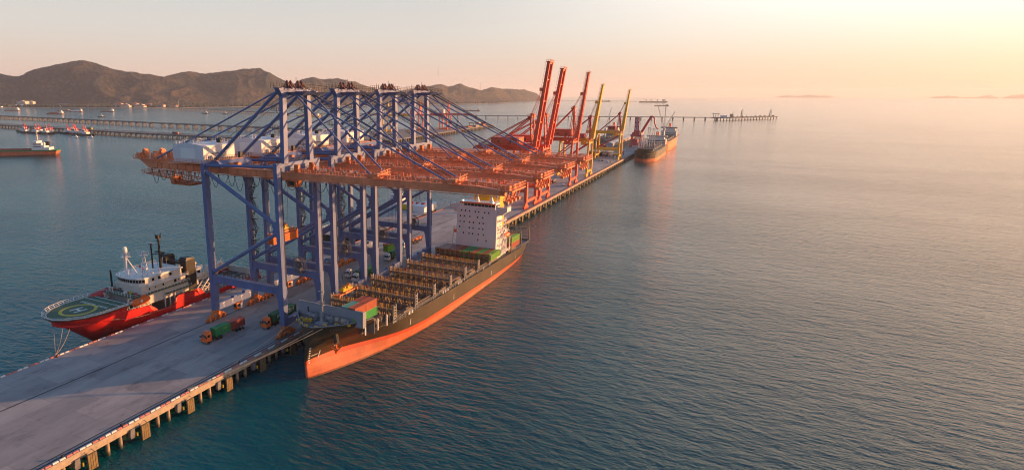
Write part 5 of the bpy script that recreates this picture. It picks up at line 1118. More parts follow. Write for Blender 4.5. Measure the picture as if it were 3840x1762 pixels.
# ------------------------------------------------------------------ red and yellow cranes with raised booms
def port_crane(label, Yc, wb, mat, apexm, housem, hinge, tip, apex, twin, house, deep=2.0, group="cranes with raised booms along the quay", back=-30):
    """hinge, tip, apex: (x, z); twin: half spacing of the boom girders; house: (x0, x1, z0, z1, half width)"""
    t = thing("quay_crane", label, "gantry crane", (-17, Yc, 0), 0, group); OFF[0] = Vector((-17, Yc, 0))
    h = wb / 2; zg = hinge[1] - deep * 0.5; x0, x1 = -30.2, -3.1
    k = 2.0 if twin > 1.5 else 1.75
    for x in (x0, x1):
        for s in (-1, 1):
            m = MB(); m.bar((x, Yc + s * h, 5), (x, Yc + s * h, zg * 0.5), k, k * 1.3, up=(0, 1, 0)); m.bar((x, Yc + s * h, zg * 0.5), (x, Yc + s * (h - 2.2), zg), k, k * 1.3, up=(0, 1, 0), w2=k * 0.85, h2=k); m.build("leg", mat, t)
        m = MB(); m.box(x - 0.6, x + 0.6, Yc - h - 1, Yc + h + 1, 4.0, 6.0)
        for i in range(5): y = Yc - h + i * wb / 4; m.bar((x + 0.62, y, 4.0), (x + 0.62, y + 2, 6), 0.2)
        m.build("sill_beam", mat, t)
        m = MB(); m.box(x - 0.5, x + 0.5, Yc - h + 1.6, Yc + h - 1.6, zg - 3.0, zg - 1.6); m.build("portal_beam", mat, t)
        for s in (-1, 1):
            m = MB(); y = Yc + s * h
            m.frus((x - 0.5, x + 0.5, y - 3.4, y + 3.4), (x - 0.6, x + 0.6, y - 1.5, y + 1.5), 2.0, 4.1)
            for d in (-3.4, -1.2, 1.2, 3.4):
                m.box(x - 0.6, x + 0.6, y + d - 0.9, y + d + 0.9, 0.7, 2.0); m.tube((x - 0.7, y + d, 0.5), (x + 0.7, y + d, 0.5), 0.5, 8)
            m.build("bogie", mat, t)
    for s in (-1, 1):
        y = Yc + s * h
        m = MB(); m.box(x0, x1, y - 0.7, y + 0.7, 11.3, 13.3); m.build("cross_beam", mat, t)
        m = MB(); m.tube((x0, y - s * 0.6, 13.6), (x1, y - s * 2.0, zg - 2), 0.5, 8); m.build("brace", apexm, t)
        y = Yc + s * max(twin, 2.2)
        m = MB(); m.box(back - 14, hinge[0] - 1.5, y - 0.55, y + 0.55, zg - 1.6, zg + deep * 0.5); m.build("girder", mat, t)
        m = MB(); m.rail([(back - 14, y + s * 0.6, zg + 1), (hinge[0] - 2, y + s * 0.6, zg + 1)], 1.1, 2.5, 0.12); m.build("girder_railing", mat, t)
    m = MB()
    for x in (back - 13, back, -20, -8): m.box(x - 0.5, x + 0.5, Yc - h + 2, Yc + h - 2, zg - 1.2, zg)
    m.build("girder_tie", mat, t)
    d = (Vector((tip[0], 0, tip[1])) - Vector((hinge[0], 0, hinge[1]))).normalized(); nrm = Vector((-d.z, 0, d.x))
    L = math.hypot(tip[0] - hinge[0], tip[1] - hinge[1])
    for s in (-1, 1) if twin > 0 else (0,):
        a = Vector((hinge[0], Yc + s * twin, hinge[1])); b_ = Vector((tip[0], Yc + s * twin, tip[1]))
        wd = 1.5 if twin > 1.5 else (1.5 if twin > 0 else 5.0)
        m = MB(); m.bar(a, b_, deep * 1.15, wd, up=(0, 1, 0), w2=deep * (0.8 if twin > 1.5 else 0.42)); m.build("raised_boom", mat, t)
        m = MB()
        for off in (0.95,):
            p = a + nrm * deep * 0.75; q = b_ + nrm * deep * 0.55
            m.bar(p, q, 0.25, 0.5)
            n_ = int(L / 2.2)
            for i in range(n_): c0 = p.lerp(q, i / n_); m.bar(c0, c0 + nrm * 1.1, 0.12)
            m.bar(p + nrm * 1.1, q + nrm * 1.1, 0.1)
        m.build("boom_walkway", mat, t)
    if twin > 0:
        for i in (0.08, 0.3, 0.55, 0.8, 0.985):
            m = MB(); c0 = Vector((hinge[0], Yc, hinge[1])).lerp(Vector((tip[0], Yc, tip[1])), i); m.bar(c0 - Vector((0, twin, 0)), c0 + Vector((0, twin, 0)), 0.8, 0.8); m.build("boom_cross_tie", mat, t)
    c0 = Vector((tip[0], Yc, tip[1])); m = MB(); wtop = max(twin, 1.2) + 0.9
    m.box(c0.x - 1.6, c0.x + 1.2, Yc - wtop, Yc + wtop, c0.z - 0.3, c0.z + 0.5); m.rail([(c0.x - 1.6, Yc - wtop, c0.z + 0.5), (c0.x + 1.2, Yc - wtop, c0.z + 0.5), (c0.x + 1.2, Yc + wtop, c0.z + 0.5)], 1.0, 1.0, 0.13); m.bar((c0.x, Yc, c0.z), (c0.x, Yc, c0.z + 3), 0.12); m.build("boom_tip", mat, t)
    c1 = Vector((hinge[0], Yc, hinge[1])).lerp(c0, 0.68) + nrm * (deep * 0.9); m = MB(); m.box(c1.x - 1.2, c1.x + 0.8, Yc - wtop, Yc + wtop, c1.z - 1, c1.z + 1.2); m.build("stay_bracket", mat, t)
    # mast frame and stays
    ax, az = apex; yw = max(2.4, twin)
    for s in (-1, 1):
        for dx in ((-5.0, 0) if twin < 1.5 else (0,)):
            m = MB(); m.bar((hinge[0] - 1.6 + dx, Yc + s * (yw + 1.2), zg), (ax, Yc + s * yw * 0.8, az), 0.9 if dx == 0 else 0.5); m.build("mast_leg", apexm, t)
        m = MB(); m.tube((ax, Yc + s * yw * 0.8, az), (back + 1, Yc + s * yw, zg + 1.2), 0.42, 8); m.build("back_stay", apexm, t)
        if twin > 1.5: m = MB(); m.tube((ax, Yc + s * yw * 0.8, az), (back - 12, Yc + s * yw, zg + 1.2), 0.3, 8); m.build("back_stay", apexm, t)
        m = MB(); m.tube((ax, Yc + s * yw * 0.7, az + 0.6), c1 + Vector((0, s * yw * 0.7, 0)), 0.13, 6); m.tube((ax - 0.5, Yc + s * yw * 0.5, az + 0.6), c1 + Vector((0, s * yw * 0.5, 2)), 0.08, 5); m.build("fore_stay", apexm, t)
    m = MB(); m.box(ax - 1.6, ax + 1.4, Yc - yw - 1, Yc + yw + 1, az - 0.6, az + 0.7); m.rail([(ax - 1.6, Yc - yw - 1, az + 0.7), (ax + 1.4, Yc - yw - 1, az + 0.7), (ax + 1.4, Yc + yw + 1, az + 0.7)], 1.1, 1.0, 0.12)
    for y in (-1, 1): m.disc((ax, Yc + y, az + 1.4), (0, 1, 0), 0.9, 0.3, 12)
    m.build("mast_head", apexm, t)
    m = MB()
    for z in [zg + 3 + i * 3.2 for i in range(int((az - zg - 3) / 3.2))]: m.bar((hinge[0] - 2, Yc - yw - 1, z), (hinge[0] - 2.2, Yc + yw + 1, z), 0.3); m.bar((hinge[0] - 2, Yc - yw - 1, z), (hinge[0] - 2.2, Yc + yw + 1, z + 3.2), 0.16)
    m.build("mast_lattice", apexm, t)
    a, b_, z0, z1, hw = house
    m = MB(); m.box(a, b_, Yc - hw, Yc + hw, z0, z1); 
    for i in range(int((b_ - a) / 1.2)): m.box(a + 0.5 + i * 1.2, a + 0.7 + i * 1.2, Yc - hw - 0.06, Yc - hw, z0 + 0.2, z1 - 0.1)
    m.box(a - 0.2, b_ + 0.2, Yc - hw - 0.2, Yc + hw + 0.2, z1, z1 + 0.2); hs = m.build("machinery_house", housem, t)
    for x in (a + (b_ - a) * 0.3, a + (b_ - a) * 0.75):
        m = MB(); m.box(x - 0.5, x + 0.5, Yc - hw - 0.12, Yc - hw - 0.07, z0 + 1, z0 + 2.6); m.build("window", "hold_dark", hs)
    m = MB(); m.rail([(a - 1, Yc - hw - 1, z0), (b_ + 1, Yc - hw - 1, z0), (b_ + 1, Yc + hw + 1, z0)], 1.1, 1.6, 0.12); m.box(a - 1, b_ + 1, Yc - hw - 1, Yc + hw + 1, z0 - 0.3, z0); m.build("house_platform", mat, t)
    m = MB(); m.box(-12, -7, Yc - 1.8, Yc + 1.8, zg - 4.6, zg - 1.8); m.build("trolley_cabin", mat, t)
    OFF[0] = Vector((0, 0, 0)); return t
port_crane("nearest red crane with its twin girder boom raised highest", 259, 22, "red_crane", "red_crane", "red_crane", (-1.0, 41.2), (6.6, 96.8), (-4.6, 61.5), 3.6, (-31, -12, 42.6, 47.2, 7))
port_crane("second red crane, its twin girder boom raised between the other two red booms", 291, 22, "red_crane", "red_crane", "red_crane", (-1.0, 40.7), (7.2, 93.6), (-4.6, 61.0), 3.6, (-31, -12, 42.4, 47.0, 7))
port_crane("third red crane with a single narrow raised boom and a red machinery house", 379, 22, "red_crane", "red_crane", "red_crane", (-1.5, 40.0), (5.4, 93.6), (-5.6, 64.6), 1.3, (-21.5, -6, 41.6, 47.0, 5), 2.6)
port_crane("nearer yellow crane with raised yellow boom and pink red mast", 441.7, 19, "crane_yellow", "pink_red", "pink_red", (-1.8, 35.4), (5.2, 84.6), (-4.6, 55.2), 0, (-17, -8.6, 35.6, 39.8, 3.5), 3.0)
port_crane("farther yellow crane with raised yellow boom, standing by the bulk carrier's bow", 609.5, 19, "crane_yellow", "pink_red", "pink_red", (-2.2, 33.7), (3.3, 81.2), (-6.4, 54.2), 0, (-18.3, -9.8, 35.2, 39.6, 3.5), 3.0)

# ------------------------------------------------------------------ ships built to one plan
def ship_hull(L, B, zd, zb, bow, bands, rake=4, fc=3):
    """hull along +y, bow at y=0; bands: [(z, material index)]"""
    m = MB(); us = [0, .01, .025, .05, .08, .12, .17, .23, .35, .5, .65, .8, .88, .94, .98, 1]
    rings = []
    for z, mi in bands:
        f = (z - bands[0][0]) / (zd - bands[0][0]); y0 = rake * (1 - f); y1 = L - 4 * (1 - f); ring = []
        for u in us:
            y = y0 + (y1 - y0) * u; sh = zd + (fc * (1 - u / 0.1) if u < 0.1 and fc else 0)
            hb = B / 2 * min(1, interp(u, [0, .02, .06, .12, .2, .25, .85, .95, 1], [.04, .22 + .2 * f, .5 + .25 * f, .8 + .13 * f, .97, 1, 1, .9 + .05 * f, .55 + .3 * f]))
            ring.append((hb, y, z if z < zd else sh))
        rings.append([(h, y, z_) for h, y, z_ in ring] + [(-h, y, z_) for h, y, z_ in ring[::-1]])
    for k in range(len(rings) - 1): m.cur = bands[k][1]; m.loft([rings[k], rings[k + 1]], caps=False)
    m.cur = bands[-1][1]; m.poly(rings[-1], [tuple(range(len(rings[-1])))[::-1]])
    return m
def bulker(label, x, y, L, B, zd, hullm, antim, deckm, crane, hz, rz=0.0, sup=13, dark="hold_dark", lean=0):
    t = thing("bulk_carrier", label, "bulk carrier", (x, y, WZ), rz, "bulk carriers at the far end of the quay")
    ship_hull(L, B, zd, 0, 0, [(-2, 0), (0, 0), (2.2, 0), (4, 1), (zd, 1)]).build("hull", [antim, hullm], t)
    m = MB(); m.prism([(-B * .30, 9), (B * .30, 9), (B * .46, 24), (B * .47, L - 6), (-B * .47, L - 6), (-B * .46, 24)], zd + 0.1, zd + 0.3); m.build("main_deck", deckm, t)
    nb = 5
    for i in range(nb):
        y0 = 18 + i * (L - 46) / nb; m = MB(); m.box(-B * .33, B * .33, y0, y0 + (L - 46) / nb - 5, zd + 0.3, zd + 2.6); m.build("hatch_cover", dark, t)
    m = MB(); y0 = L - 24
    m.box(-B * .44, B * .44, y0, y0 + 12, zd, zd + sup * 0.62); m.box(-B * .36, B * .36, y0 + 1, y0 + 11, zd + sup * 0.62, zd + sup * 0.85); m.box(-B * .48, B * .48, y0 + 1, y0 + 6, zd + sup * 0.85, zd + sup); s = m.build("superstructure", "cream", t)
    m = MB()
    for k in range(2): m.box(-B * .40, B * .40, y0 - 0.08, y0 - 0.01, zd + 2.2 + k * 3, zd + 3.2 + k * 3)
    m.box(-B * .44, B * .44, y0 + 0.9, y0 + 0.99, zd + sup * 0.89, zd + sup * 0.96); m.build("window_band", "glass", s)
    m = MB(); m.frus((-2.2, 2.2, y0 + 8, y0 + 12), (-1.8, 1.8, y0 + 8.5, y0 + 12), zd + sup * 0.8, zd + sup * 1.35); m.build("funnel", "signal_orange", t)
    m = MB(); m.tube((0, y0 + 4, zd + sup), (0, y0 + 4, zd + sup + 9), 0.35, 6, 0.15); m.bar((-2, y0 + 4, zd + sup + 5), (2, y0 + 4, zd + sup + 5), 0.25); m.build("mast", "cream", t)
    return t, zd
def deck_crane(t, y, zd, h, jib, ang, side=0, mat="cream"):
    m = MB(); m.tube((0, y, zd), (0, y, zd + h), 1.3, 10, 1.1); m.box(-1.6, 1.6, y - 1.8, y + 1.8, zd + h, zd + h + 3.5)
    e = Vector((side * jib * math.cos(ang), y - (0 if side else jib * math.cos(ang)), zd + h + 2 + jib * math.sin(ang)))
    for dx in (-0.8, 0.8): m.bar((dx, y, zd + h + 2), e + Vector((dx * 0.3, 0, 0)), 0.45)
    for i in range(8): p = Vector((0, y, zd + h + 2)).lerp(e, i / 8); m.bar(p - Vector((0.8 - i * .07, 0, 0)), p + Vector((0.8 - i * .07, 0, 0)), 0.2)
    m.tube((0, y, zd + h + 6), e, 0.1, 5); m.bar((0, y, zd + h + 3), (0, y, zd + h + 7), 0.6); return m.build("deck_crane", mat, t)
t, zd = bulker("dark hulled bulk carrier with orange underside and grey hatches at the far quay", 19.5, 638, 152, 28, 12.5, "hull_black", "antifoul", "deck_grey", None, 0, 0.0, 13)
for y in (30, 52, 74, 96):
    for s in (-1, 1):
        m = MB(); m.bar((s * 9.6, y, zd), (s * 9.6, y, zd + 8.5), 0.8); m.build("cargo_stanchion", "cream", t)
for x, y, h in ((-2, 60, 26), (2, 76, 24), (-6, 36, 17)):
    m = MB()
    for d in (-1.6, 1.6): m.bar((x + d, y, zd), (x + d * 0.7, y, zd + h), 0.8)
    m.box(x - 2, x + 2, y - 0.8, y + 0.8, zd + h, zd + h + 1); m.box(x - 1.6, x + 1.6, y - 0.5, y + 0.5, zd + h * 0.55, zd + h * 0.55 + 0.5); m.build("derrick_post", "cream", t)
m = MB()
for i in range(4): m.bar((4 + i * 1.4, 3 + i * 0.6, 9.5), (4.6 + i * 1.4, 3 + i * 0.6, 10.8), 0.5, 0.2)
m.build("bow_lettering", "mark_white", t)
t2, zd2 = bulker("bulk carrier with a bright orange hull and lattice derricks, farthest along the quay", 18.5, 800, 165, 27, 13.5, "signal_orange", "antifoul", "deck_grey", None, 0, 0.0, 16)
deck_crane(t2, 66, zd2, 14, 38, R(84)); deck_crane(t2, 68, zd2, 14, 30, R(64), 1); deck_crane(t2, 64, zd2, 14, 36, R(72), -1)
m = MB(); m.box(13.6, 14.6, 150, 156, 14, 18); m.build("hull_mark", "pink_red", t2)
t3, zd3 = bulker("pale ship at the landward side behind the long conveyor gallery, with one tall crane jib", -75, 830, 150, 24, 11, "grey_steel", "antifoul", "deck_grey", None, 0, 0.0, 17)
deck_crane(t3, 60, zd3, 12, 36, R(78), 1)
# ------------------------------------------------------------------ conveyor gallery, unloader and sheds at the quay end
t = thing("conveyor_gallery", "long raised conveyor gallery with a pale metal roof at the far end of the quay", "conveyor", (-31, 860, 0)); OFF[0] = Vector((-31, 860, 0))
m = MB(); m.yprism([(-38, 8.5), (-28, 8.5), (-28, 12.0), (-30, 12.8), (-33, 13.4), (-36, 12.8), (-38, 12.0)], 700, 1000); m.build("gallery", "roof_metal", t)
m = MB(); m.box(-27.9, -27.6, 700, 1000, 8.5, 10.6); m.build("wall_cladding", "fascia", t)
for y in range(704, 1000, 14):
    m = MB()
    for x in (-36.5, -29): m.bar((x, y, 0), (x, y, 8.5), 0.7)
    m.bar((-36.5, y, 1), (-29, y, 8), 0.35); m.build("support_frame", "fascia", t)
OFF[0] = Vector((0, 0, 0))
t = thing("ship_unloader", "red bulk ship unloader with white rings on its raised arm", "unloader", (-12, 800, 0)); OFF[0] = Vector((-12, 800, 0))
for x in (-20, -5):
    for y in (792, 808): m = MB(); m.bar((x, y, 0), (x * 0.7 - 3.5, 800 + (y - 800) * .4, 22), 1.3); m.build("leg", "pink_red", t)
m = MB(); m.box(-20, -5, 793, 807, 16, 19); m.box(-16, -8, 796, 804, 19, 25); m.frus((-21, -9, 794, 806), (-18, -10, 796, 804), 3, 12); m.build("machinery_house", "pink_red", t)
m = MB(); m.box(-15.5, -9.0, 795.0, 796.2, 24, 44); rb = m.build("ring_panel", "pink_red", t)
for z in (39.8, 33.8, 27.8):
    m = MB(); m.ring((-12.2, 794.9, z), (0, 1, 0), 1.8, 0.55, 18); m.build("white_ring", "mark_white", rb)
m = MB(); m.bar((-6, 800, 22), (6.5, 800, 46), 2.4, 3.2); m.bar((6.5, 800, 46), (10.5, 800, 44), 2.2, 2.2)
for i in range(8): p = Vector((-6, 798, 23)).lerp(Vector((6.5, 798, 47)), i / 8); m.bar(p, p + Vector((2.4, 0, 0)), 0.5)
m.build("raised_arm", "pink_red", t)
m = MB(); m.path([(10.5, 800, 44), (11.5, 800, 36), (14, 800, 30), (17, 800, 27)], 0.9, 8); m.build("suction_pipe", "pink_red", t)
m = MB(); m.bar((-3, 790, 2), (-9, 797, 24), 0.8); m.bar((2, 789, 0), (-7, 797, 24), 0.9); m.build("loading_pipe", "cream", t)
OFF[0] = Vector((0, 0, 0))
def shed(x0, x1, y0, y1, h, wm, rm, label, rise=1.2, name="shed"):
    t = thing(name, label, "shed", ((x0 + x1) / 2, (y0 + y1) / 2, 0)); OFF[0] = Vector(((x0 + x1) / 2, (y0 + y1) / 2, 0)); xm = (x0 + x1) / 2
    m = MB(); m.box(x0, x1, y0, y1, 0, h); b_ = m.build("wall", wm, t)
    m = MB(); m.yprism([(x0 - .4, h), (x1 + .4, h), (xm, h + rise)], y0 - .4, y1 + .4); m.build("roof", rm, t)
    m = MB(); m.box(xm - 2, xm + 2, y0 - 0.1, y0 - 0.01, 0, min(4, h - 0.5)); m.build("door", "hold_dark", t); OFF[0] = Vector((0, 0, 0)); return t
shed(-46, -32, 628, 668, 6.0, "hold_dark", "grey_steel", "dark walled shed behind the farther yellow crane")
shed(-30, -18, 640, 662, 5.0, "fascia", "fascia", "tan low shed with hoppers at the foot of the farther yellow crane")
shed(-50, -40, 560, 600, 5.0, "grey_steel", "dark_steel", "grey shed between the two yellow cranes")
shed(-50, -42, 500, 540, 4.0, "hold_dark", "grey_steel", "long dark shed beside the nearer yellow crane's landward legs")
for i, (x, y, c_) in enumerate(((-16, 628, "cream"), (-12, 632, "safety_yellow"), (-24, 624, "grey_steel"), (-10, 668, "pink_red"))):
    t = thing("hopper", ("cream", "yellow", "grey", "red")[i] + " steel hopper near the bulk carrier's bow", "hopper", (x, y, 0)); OFF[0] = Vector((x, y, 0))
    m = MB(); m.frus((x - .8, x + .8, y - .8, y + .8), (x - 2.4, x + 2.4, y - 2.4, y + 2.4), 2.0, 5.0); m.build("bin", c_, t)
    for a in (-1.8, 1.8):
        for b_ in (-1.8, 1.8): m = MB(); m.bar((x + a, y + b_, 0), (x + a, y + b_, 3.6), 0.35); m.build("leg", "dark_steel", t)
    OFF[0] = Vector((0, 0, 0))
# ------------------------------------------------------------------ jetties, boats, shore, hills
def jetty(label, pts, wdt, z, th, step, pile_n, pipe=False, pr=0.9, name="jetty"):
    t = thing(name, label, "jetty", (*pts[0][:2], WZ), 0); OFF[0] = Vector((*pts[0][:2], WZ)); dk = MB(); k = 0; sup = []
    for (xa, ya), (xb, yb) in zip(pts, pts[1:]):
        a, b_ = Vector((xa, ya, z)), Vector((xb, yb, z)); dk.bar(a - Vector((0, 0, th / 2)), b_ - Vector((0, 0, th / 2)), wdt, th)
        d = (b_ - a).normalized(); n_ = Vector((-d.y, d.x, 0))
        for e in (-1, 1): dk.bar(a + n_ * e * wdt * 0.47 + Vector((0, 0, 0.4)), b_ + n_ * e * wdt * 0.47 + Vector((0, 0, 0.25)), 0.4, 0.5)
        if pipe: dk.bar(a + n_ * wdt * 0.2 + Vector((0, 0, 1)), b_ + n_ * wdt * 0.2 + Vector((0, 0, 1)), 1.2, 1.2)
        L = (b_ - a).length
        for i in range(int(L / step)):
            p = a.lerp(b_, (i + 0.5) * step / L); sup.append((p, d, n_))
    dk.build("deck", "jetty", t)
    rest = MB()
    for i, (p, d, n_) in enumerate(sup):
        m = MB() if i < 90 else rest
        m.bar(p - n_ * wdt * 0.55 - Vector((0, 0, th)), p + n_ * wdt * 0.55 - Vector((0, 0, th)), 2.0, 1.6)
        for j in range(pile_n):
            for e in ((-0.42, 0.42) if pile_n > 1 else (-0.4, 0.4)):
                q = p + d * ((j - (pile_n - 1) / 2) * 3.6) + n_ * wdt * e; m.tube((q.x, q.y, WZ - 1.5), (q.x, q.y, z - th), pr, 6)
            q = p + d * ((j - (pile_n - 1) / 2) * 3.6); m.bar((q.x - n_.x * wdt * .42, q.y - n_.y * wdt * .42, z - th - 0.8), (q.x + n_.x * wdt * .42, q.y + n_.y * wdt * .42, z - th - 0.8), 1.6, 1.4)
        if m is not rest: m.build("pier", "jetty", t)
    if len(sup) > 90: struct(rest.build("pier", "jetty", t), "stuff")
    OFF[0] = Vector((0, 0, 0)); return t
jetty("long far jetty running from the shore to a loading platform out at sea", [(-2700, 2180), (-1470, 1690), (-1120, 1780), (-640, 1850), (75, 2090)], 9, 5.0, 1.6, 34, 1, False, 1.4)
jetty("slender trestle jetty on grouped piles, middle of the three at left", [(-2500, 1030), (-1168, 905), (-560, 862)], 9, 4.2, 1.5, 30, 3, True, 0.7)
jetty("broad low jetty nearest at left, with tugs moored along it", [(-1700, 715), (-945, 650), (-560, 640)], 24, 2.6, 1.5, 15, 2, False, 0.7)
jetty("very distant thin jetty near the horizon with a ship at its end", [(-3000, 8600), (-940, 7450)], 12, 5.0, 2.5, 90, 1, False, 2.0)
t = thing("loading_platform", "steel and concrete loading platform at the seaward end of the far jetty", "platform", (140, 2190, WZ)); OFF[0] = Vector((140, 2190, WZ))
m = MB(); m.prism([(40, 2060), (100, 2090), (240, 2330), (225, 2350), (190, 2330), (60, 2130)], 2.2, 4.4); m.build("deck", "jetty", t)
m = MB()
for i in range(22):
    p = Vector((48, 2068, 0)).lerp(Vector((236, 2334, 0)), i / 21); m.tube((p.x, p.y, WZ - 1), (p.x, p.y, 2.3), 1.3, 6)
m.build("piling", "concrete_pile", t)
m = MB(); m.box(64, 84, 2095, 2110, 4.4, 11); m.build("control_house", "white", t)
m = MB(); m.box(40, 62, 2066, 2080, 17, 19)
for x in (44, 51, 58):
    for y in (2068, 2078): m.bar((x, y, 4), (x, y, 17), 1.2)
m.bar((44, 2066, 9), (58, 2066, 9), 1); m.build("canopy_tower", "fascia", t)
m = MB(); m.box(92, 102, 2118, 2128, 4.4, 16); m.bar((100, 2120, 4), (100, 2120, 24), 1.2); m.build("valve_tower", "fascia", t)
for x, y in ((125, 2165), (214, 2310)):
    m = MB(); m.bar((x, y, 4), (x, y, 24), 3.2, w2=2.2); m.bar((x, y, 24), (x + 3, y - 2, 30), 1.4); m.bar((x + 4, y + 2, 4), (x + 4, y + 2, 26), 1.2); m.build("loading_arm", "fascia", t)
m = MB()
for i in range(10): p = Vector((100, 2130, 4.4)).lerp(Vector((225, 2325, 4.4)), i / 9); m.box(p.x - 4, p.x + 4, p.y - 3, p.y + 3, 4.4, 6 + 3 * random.random()); m.bar((p.x, p.y, 4), (p.x, p.y, 10 + 4 * random.random()), 0.8)
m.build("pipe_rack", "fascia", t)
OFF[0] = Vector((0, 0, 0))
# the parallel berth with its own cranes, seen between the blue masts
t = thing("berth", "concrete berth on pale piles across the water behind the blue masts", "berth", (-445, 1040, WZ)); OFF[0] = Vector((-445, 1040, WZ))
m = MB(); m.prism([(-395, 730), (-437, 1325), (-470, 1322), (-478, 1180), (-560, 1000), (-570, 720)], -0.6, 1.0); m.build("deck", "jetty", t)
for i in range(60):
    p = Vector((-395.5, 735, 0)).lerp(Vector((-436, 1318, 0)), i / 59); m = MB(); m.tube((p.x, p.y, WZ - 1), (p.x, p.y, 0), 1.3, 6); m.build("pile", "concrete_pile", t)
m = MB(); m.box(-452, -432, 1195, 1225, 9, 11)
for x in (-450, -434):
    for y in (1198, 1222): m.bar((x, y, 1), (x, y, 9), 1.5)
m.box(-450, -434, 1200, 1222, 1, 4); m.build("gantry_frame", "fascia", t)
m = MB(); m.box(-452, -440, 1260, 1275, 1, 9); m.box(-455, -437, 1160, 1185, 1, 3.5); m.build("berth_house", "roof_red", t)
OFF[0] = Vector((0, 0, 0))
def berth_crane(x, y, mat, housem, label, boom=65, h=46):
    t = thing("berth_crane", label, "gantry crane", (x, y, 1), 0, "cranes on the berth across the water"); OFF[0] = Vector((x, y, 1))
    for dx in (-9, 9):
        for dy in (-9, 9):
            m = MB(); m.bar((x + dx, y + dy, 1), (x + dx, y + dy, h * 0.75), 1.9); m.build("leg", mat, t)
    m = MB(); m.box(x - 10, x + 10, y - 10, y - 8, 2.5, 4.5); m.box(x - 10, x + 10, y + 8, y + 10, 2.5, 4.5); m.box(x - 10, x + 10, y - 10, y - 8.5, 14, 15.6); m.box(x - 10, x + 10, y + 8.5, y + 10, 14, 15.6); m.build("portal_beam", mat, t)
    m = MB(); m.box(x - 35, x + boom, y - 3, y - 1.4, h * .72, h * .72 + 3); m.box(x - 35, x + boom, y + 1.4, y + 3, h * .72, h * .72 + 3); m.build("boom", mat, t)
    for dx in (6, 10): m = MB(); m.bar((x + dx, y - 4, h * .75), (x + 8, y, h * 1.35), 1.4); m.bar((x + dx, y + 4, h * .75), (x + 8, y, h * 1.35), 1.4); m.build("mast", mat, t)
    m = MB(); m.tube((x + 8, y, h * 1.34), (x - 30, y, h * .78), 0.6); m.tube((x + 8, y, h * 1.34), (x + boom * .6, y, h * .78), 0.5); m.build("stay", mat, t)
    m = MB(); m.box(x - 14, x - 2, y - 4, y + 4, h * .79, h * .79 + 8); m.build("machinery_house", housem, t); OFF[0] = Vector((0, 0, 0))
berth_crane(-450, 1060, "red_crane", "wall_pale", "red crane with a long level boom and pale house on the berth across the water")
berth_crane(-525, 930, "crane_yellow", "wall_pale", "yellow crane on the berth across the water, left of the red ones")
berth_crane(-480, 985, "red_crane", "red_crane", "second red crane on the berth across the water, beside the yellow one")

# boats
def tug(x, y, rz, label, mast="signal_red"):
    t = thing("tugboat", label, "tugboat", (x, y, WZ), rz, "tugboats moored in a row at left")
    ship_hull(30, 9.5, 2.6, 0, 0, [(-1, 0), (0.6, 0), (2.6, 0)], 1.5, 1.4).build("hull", ["hull_black"], t)
    m = MB(); m.box(-3.2, 3.2, 8, 19, 2.6, 5.4); m.box(-2.4, 2.4, 9, 15, 5.4, 8.6); m.box(-2.8, 2.8, 8.7, 14.5, 8.6, 8.9); m.build("deckhouse", "white", t)
    m = MB(); m.box(-2.44, 2.44, 8.94, 14.4, 6.8, 8.0); m.build("window_band", "glass", t)
    m = MB(); m.tube((0, 14.5, 8.9), (0, 14.5, 15.5), 0.7, 6, 0.5)
    m.build("mast", "kerb_red" if mast != "signal_red" else "ship_red", t)
    for s in (-1.8, 1.8): m = MB(); m.tube((s, 16.8, 5.4), (s, 16.8, 9.6), 0.75, 8); m.build("funnel", "ship_red", t)
    t.scale = (1.25, 1.25, 1.25); return t
tl = ["small white tug with a red mast at the right end of the tug row", "second tug from the right end of the tug row", "third tug from the right end of the tug row", "fourth tug from the right end of the tug row", "fifth tug from the right end, last of the right hand cluster of tugs", "large white tug in the gap between the two tug clusters", "tug with the tallest red mast at the right of the left tug cluster", "tug with a green container on deck in the left tug cluster", "tug third from the right in the left tug cluster", "tug in the middle of the left tug cluster", "tug second from the picture's left edge", "tug nearest the picture's left edge in the tug row"]
tp = [(-1040, 612), (-1066, 618), (-1084, 621), (-1100, 622), (-1122, 622), (-1136, 650), (-1152, 602), (-1166, 612), (-1186, 600), (-1206, 612), (-1226, 604), (-1250, 608)]
for (x, y), l in zip(tp, tl): tug(x, y, R(-85 + random.uniform(-6, 6)) if random.random() < 0.6 else R(-60), l)
ct = container("green", 12.19, (-1166, 612, WZ + 2.7), "small green container on the deck of a moored tug", None)
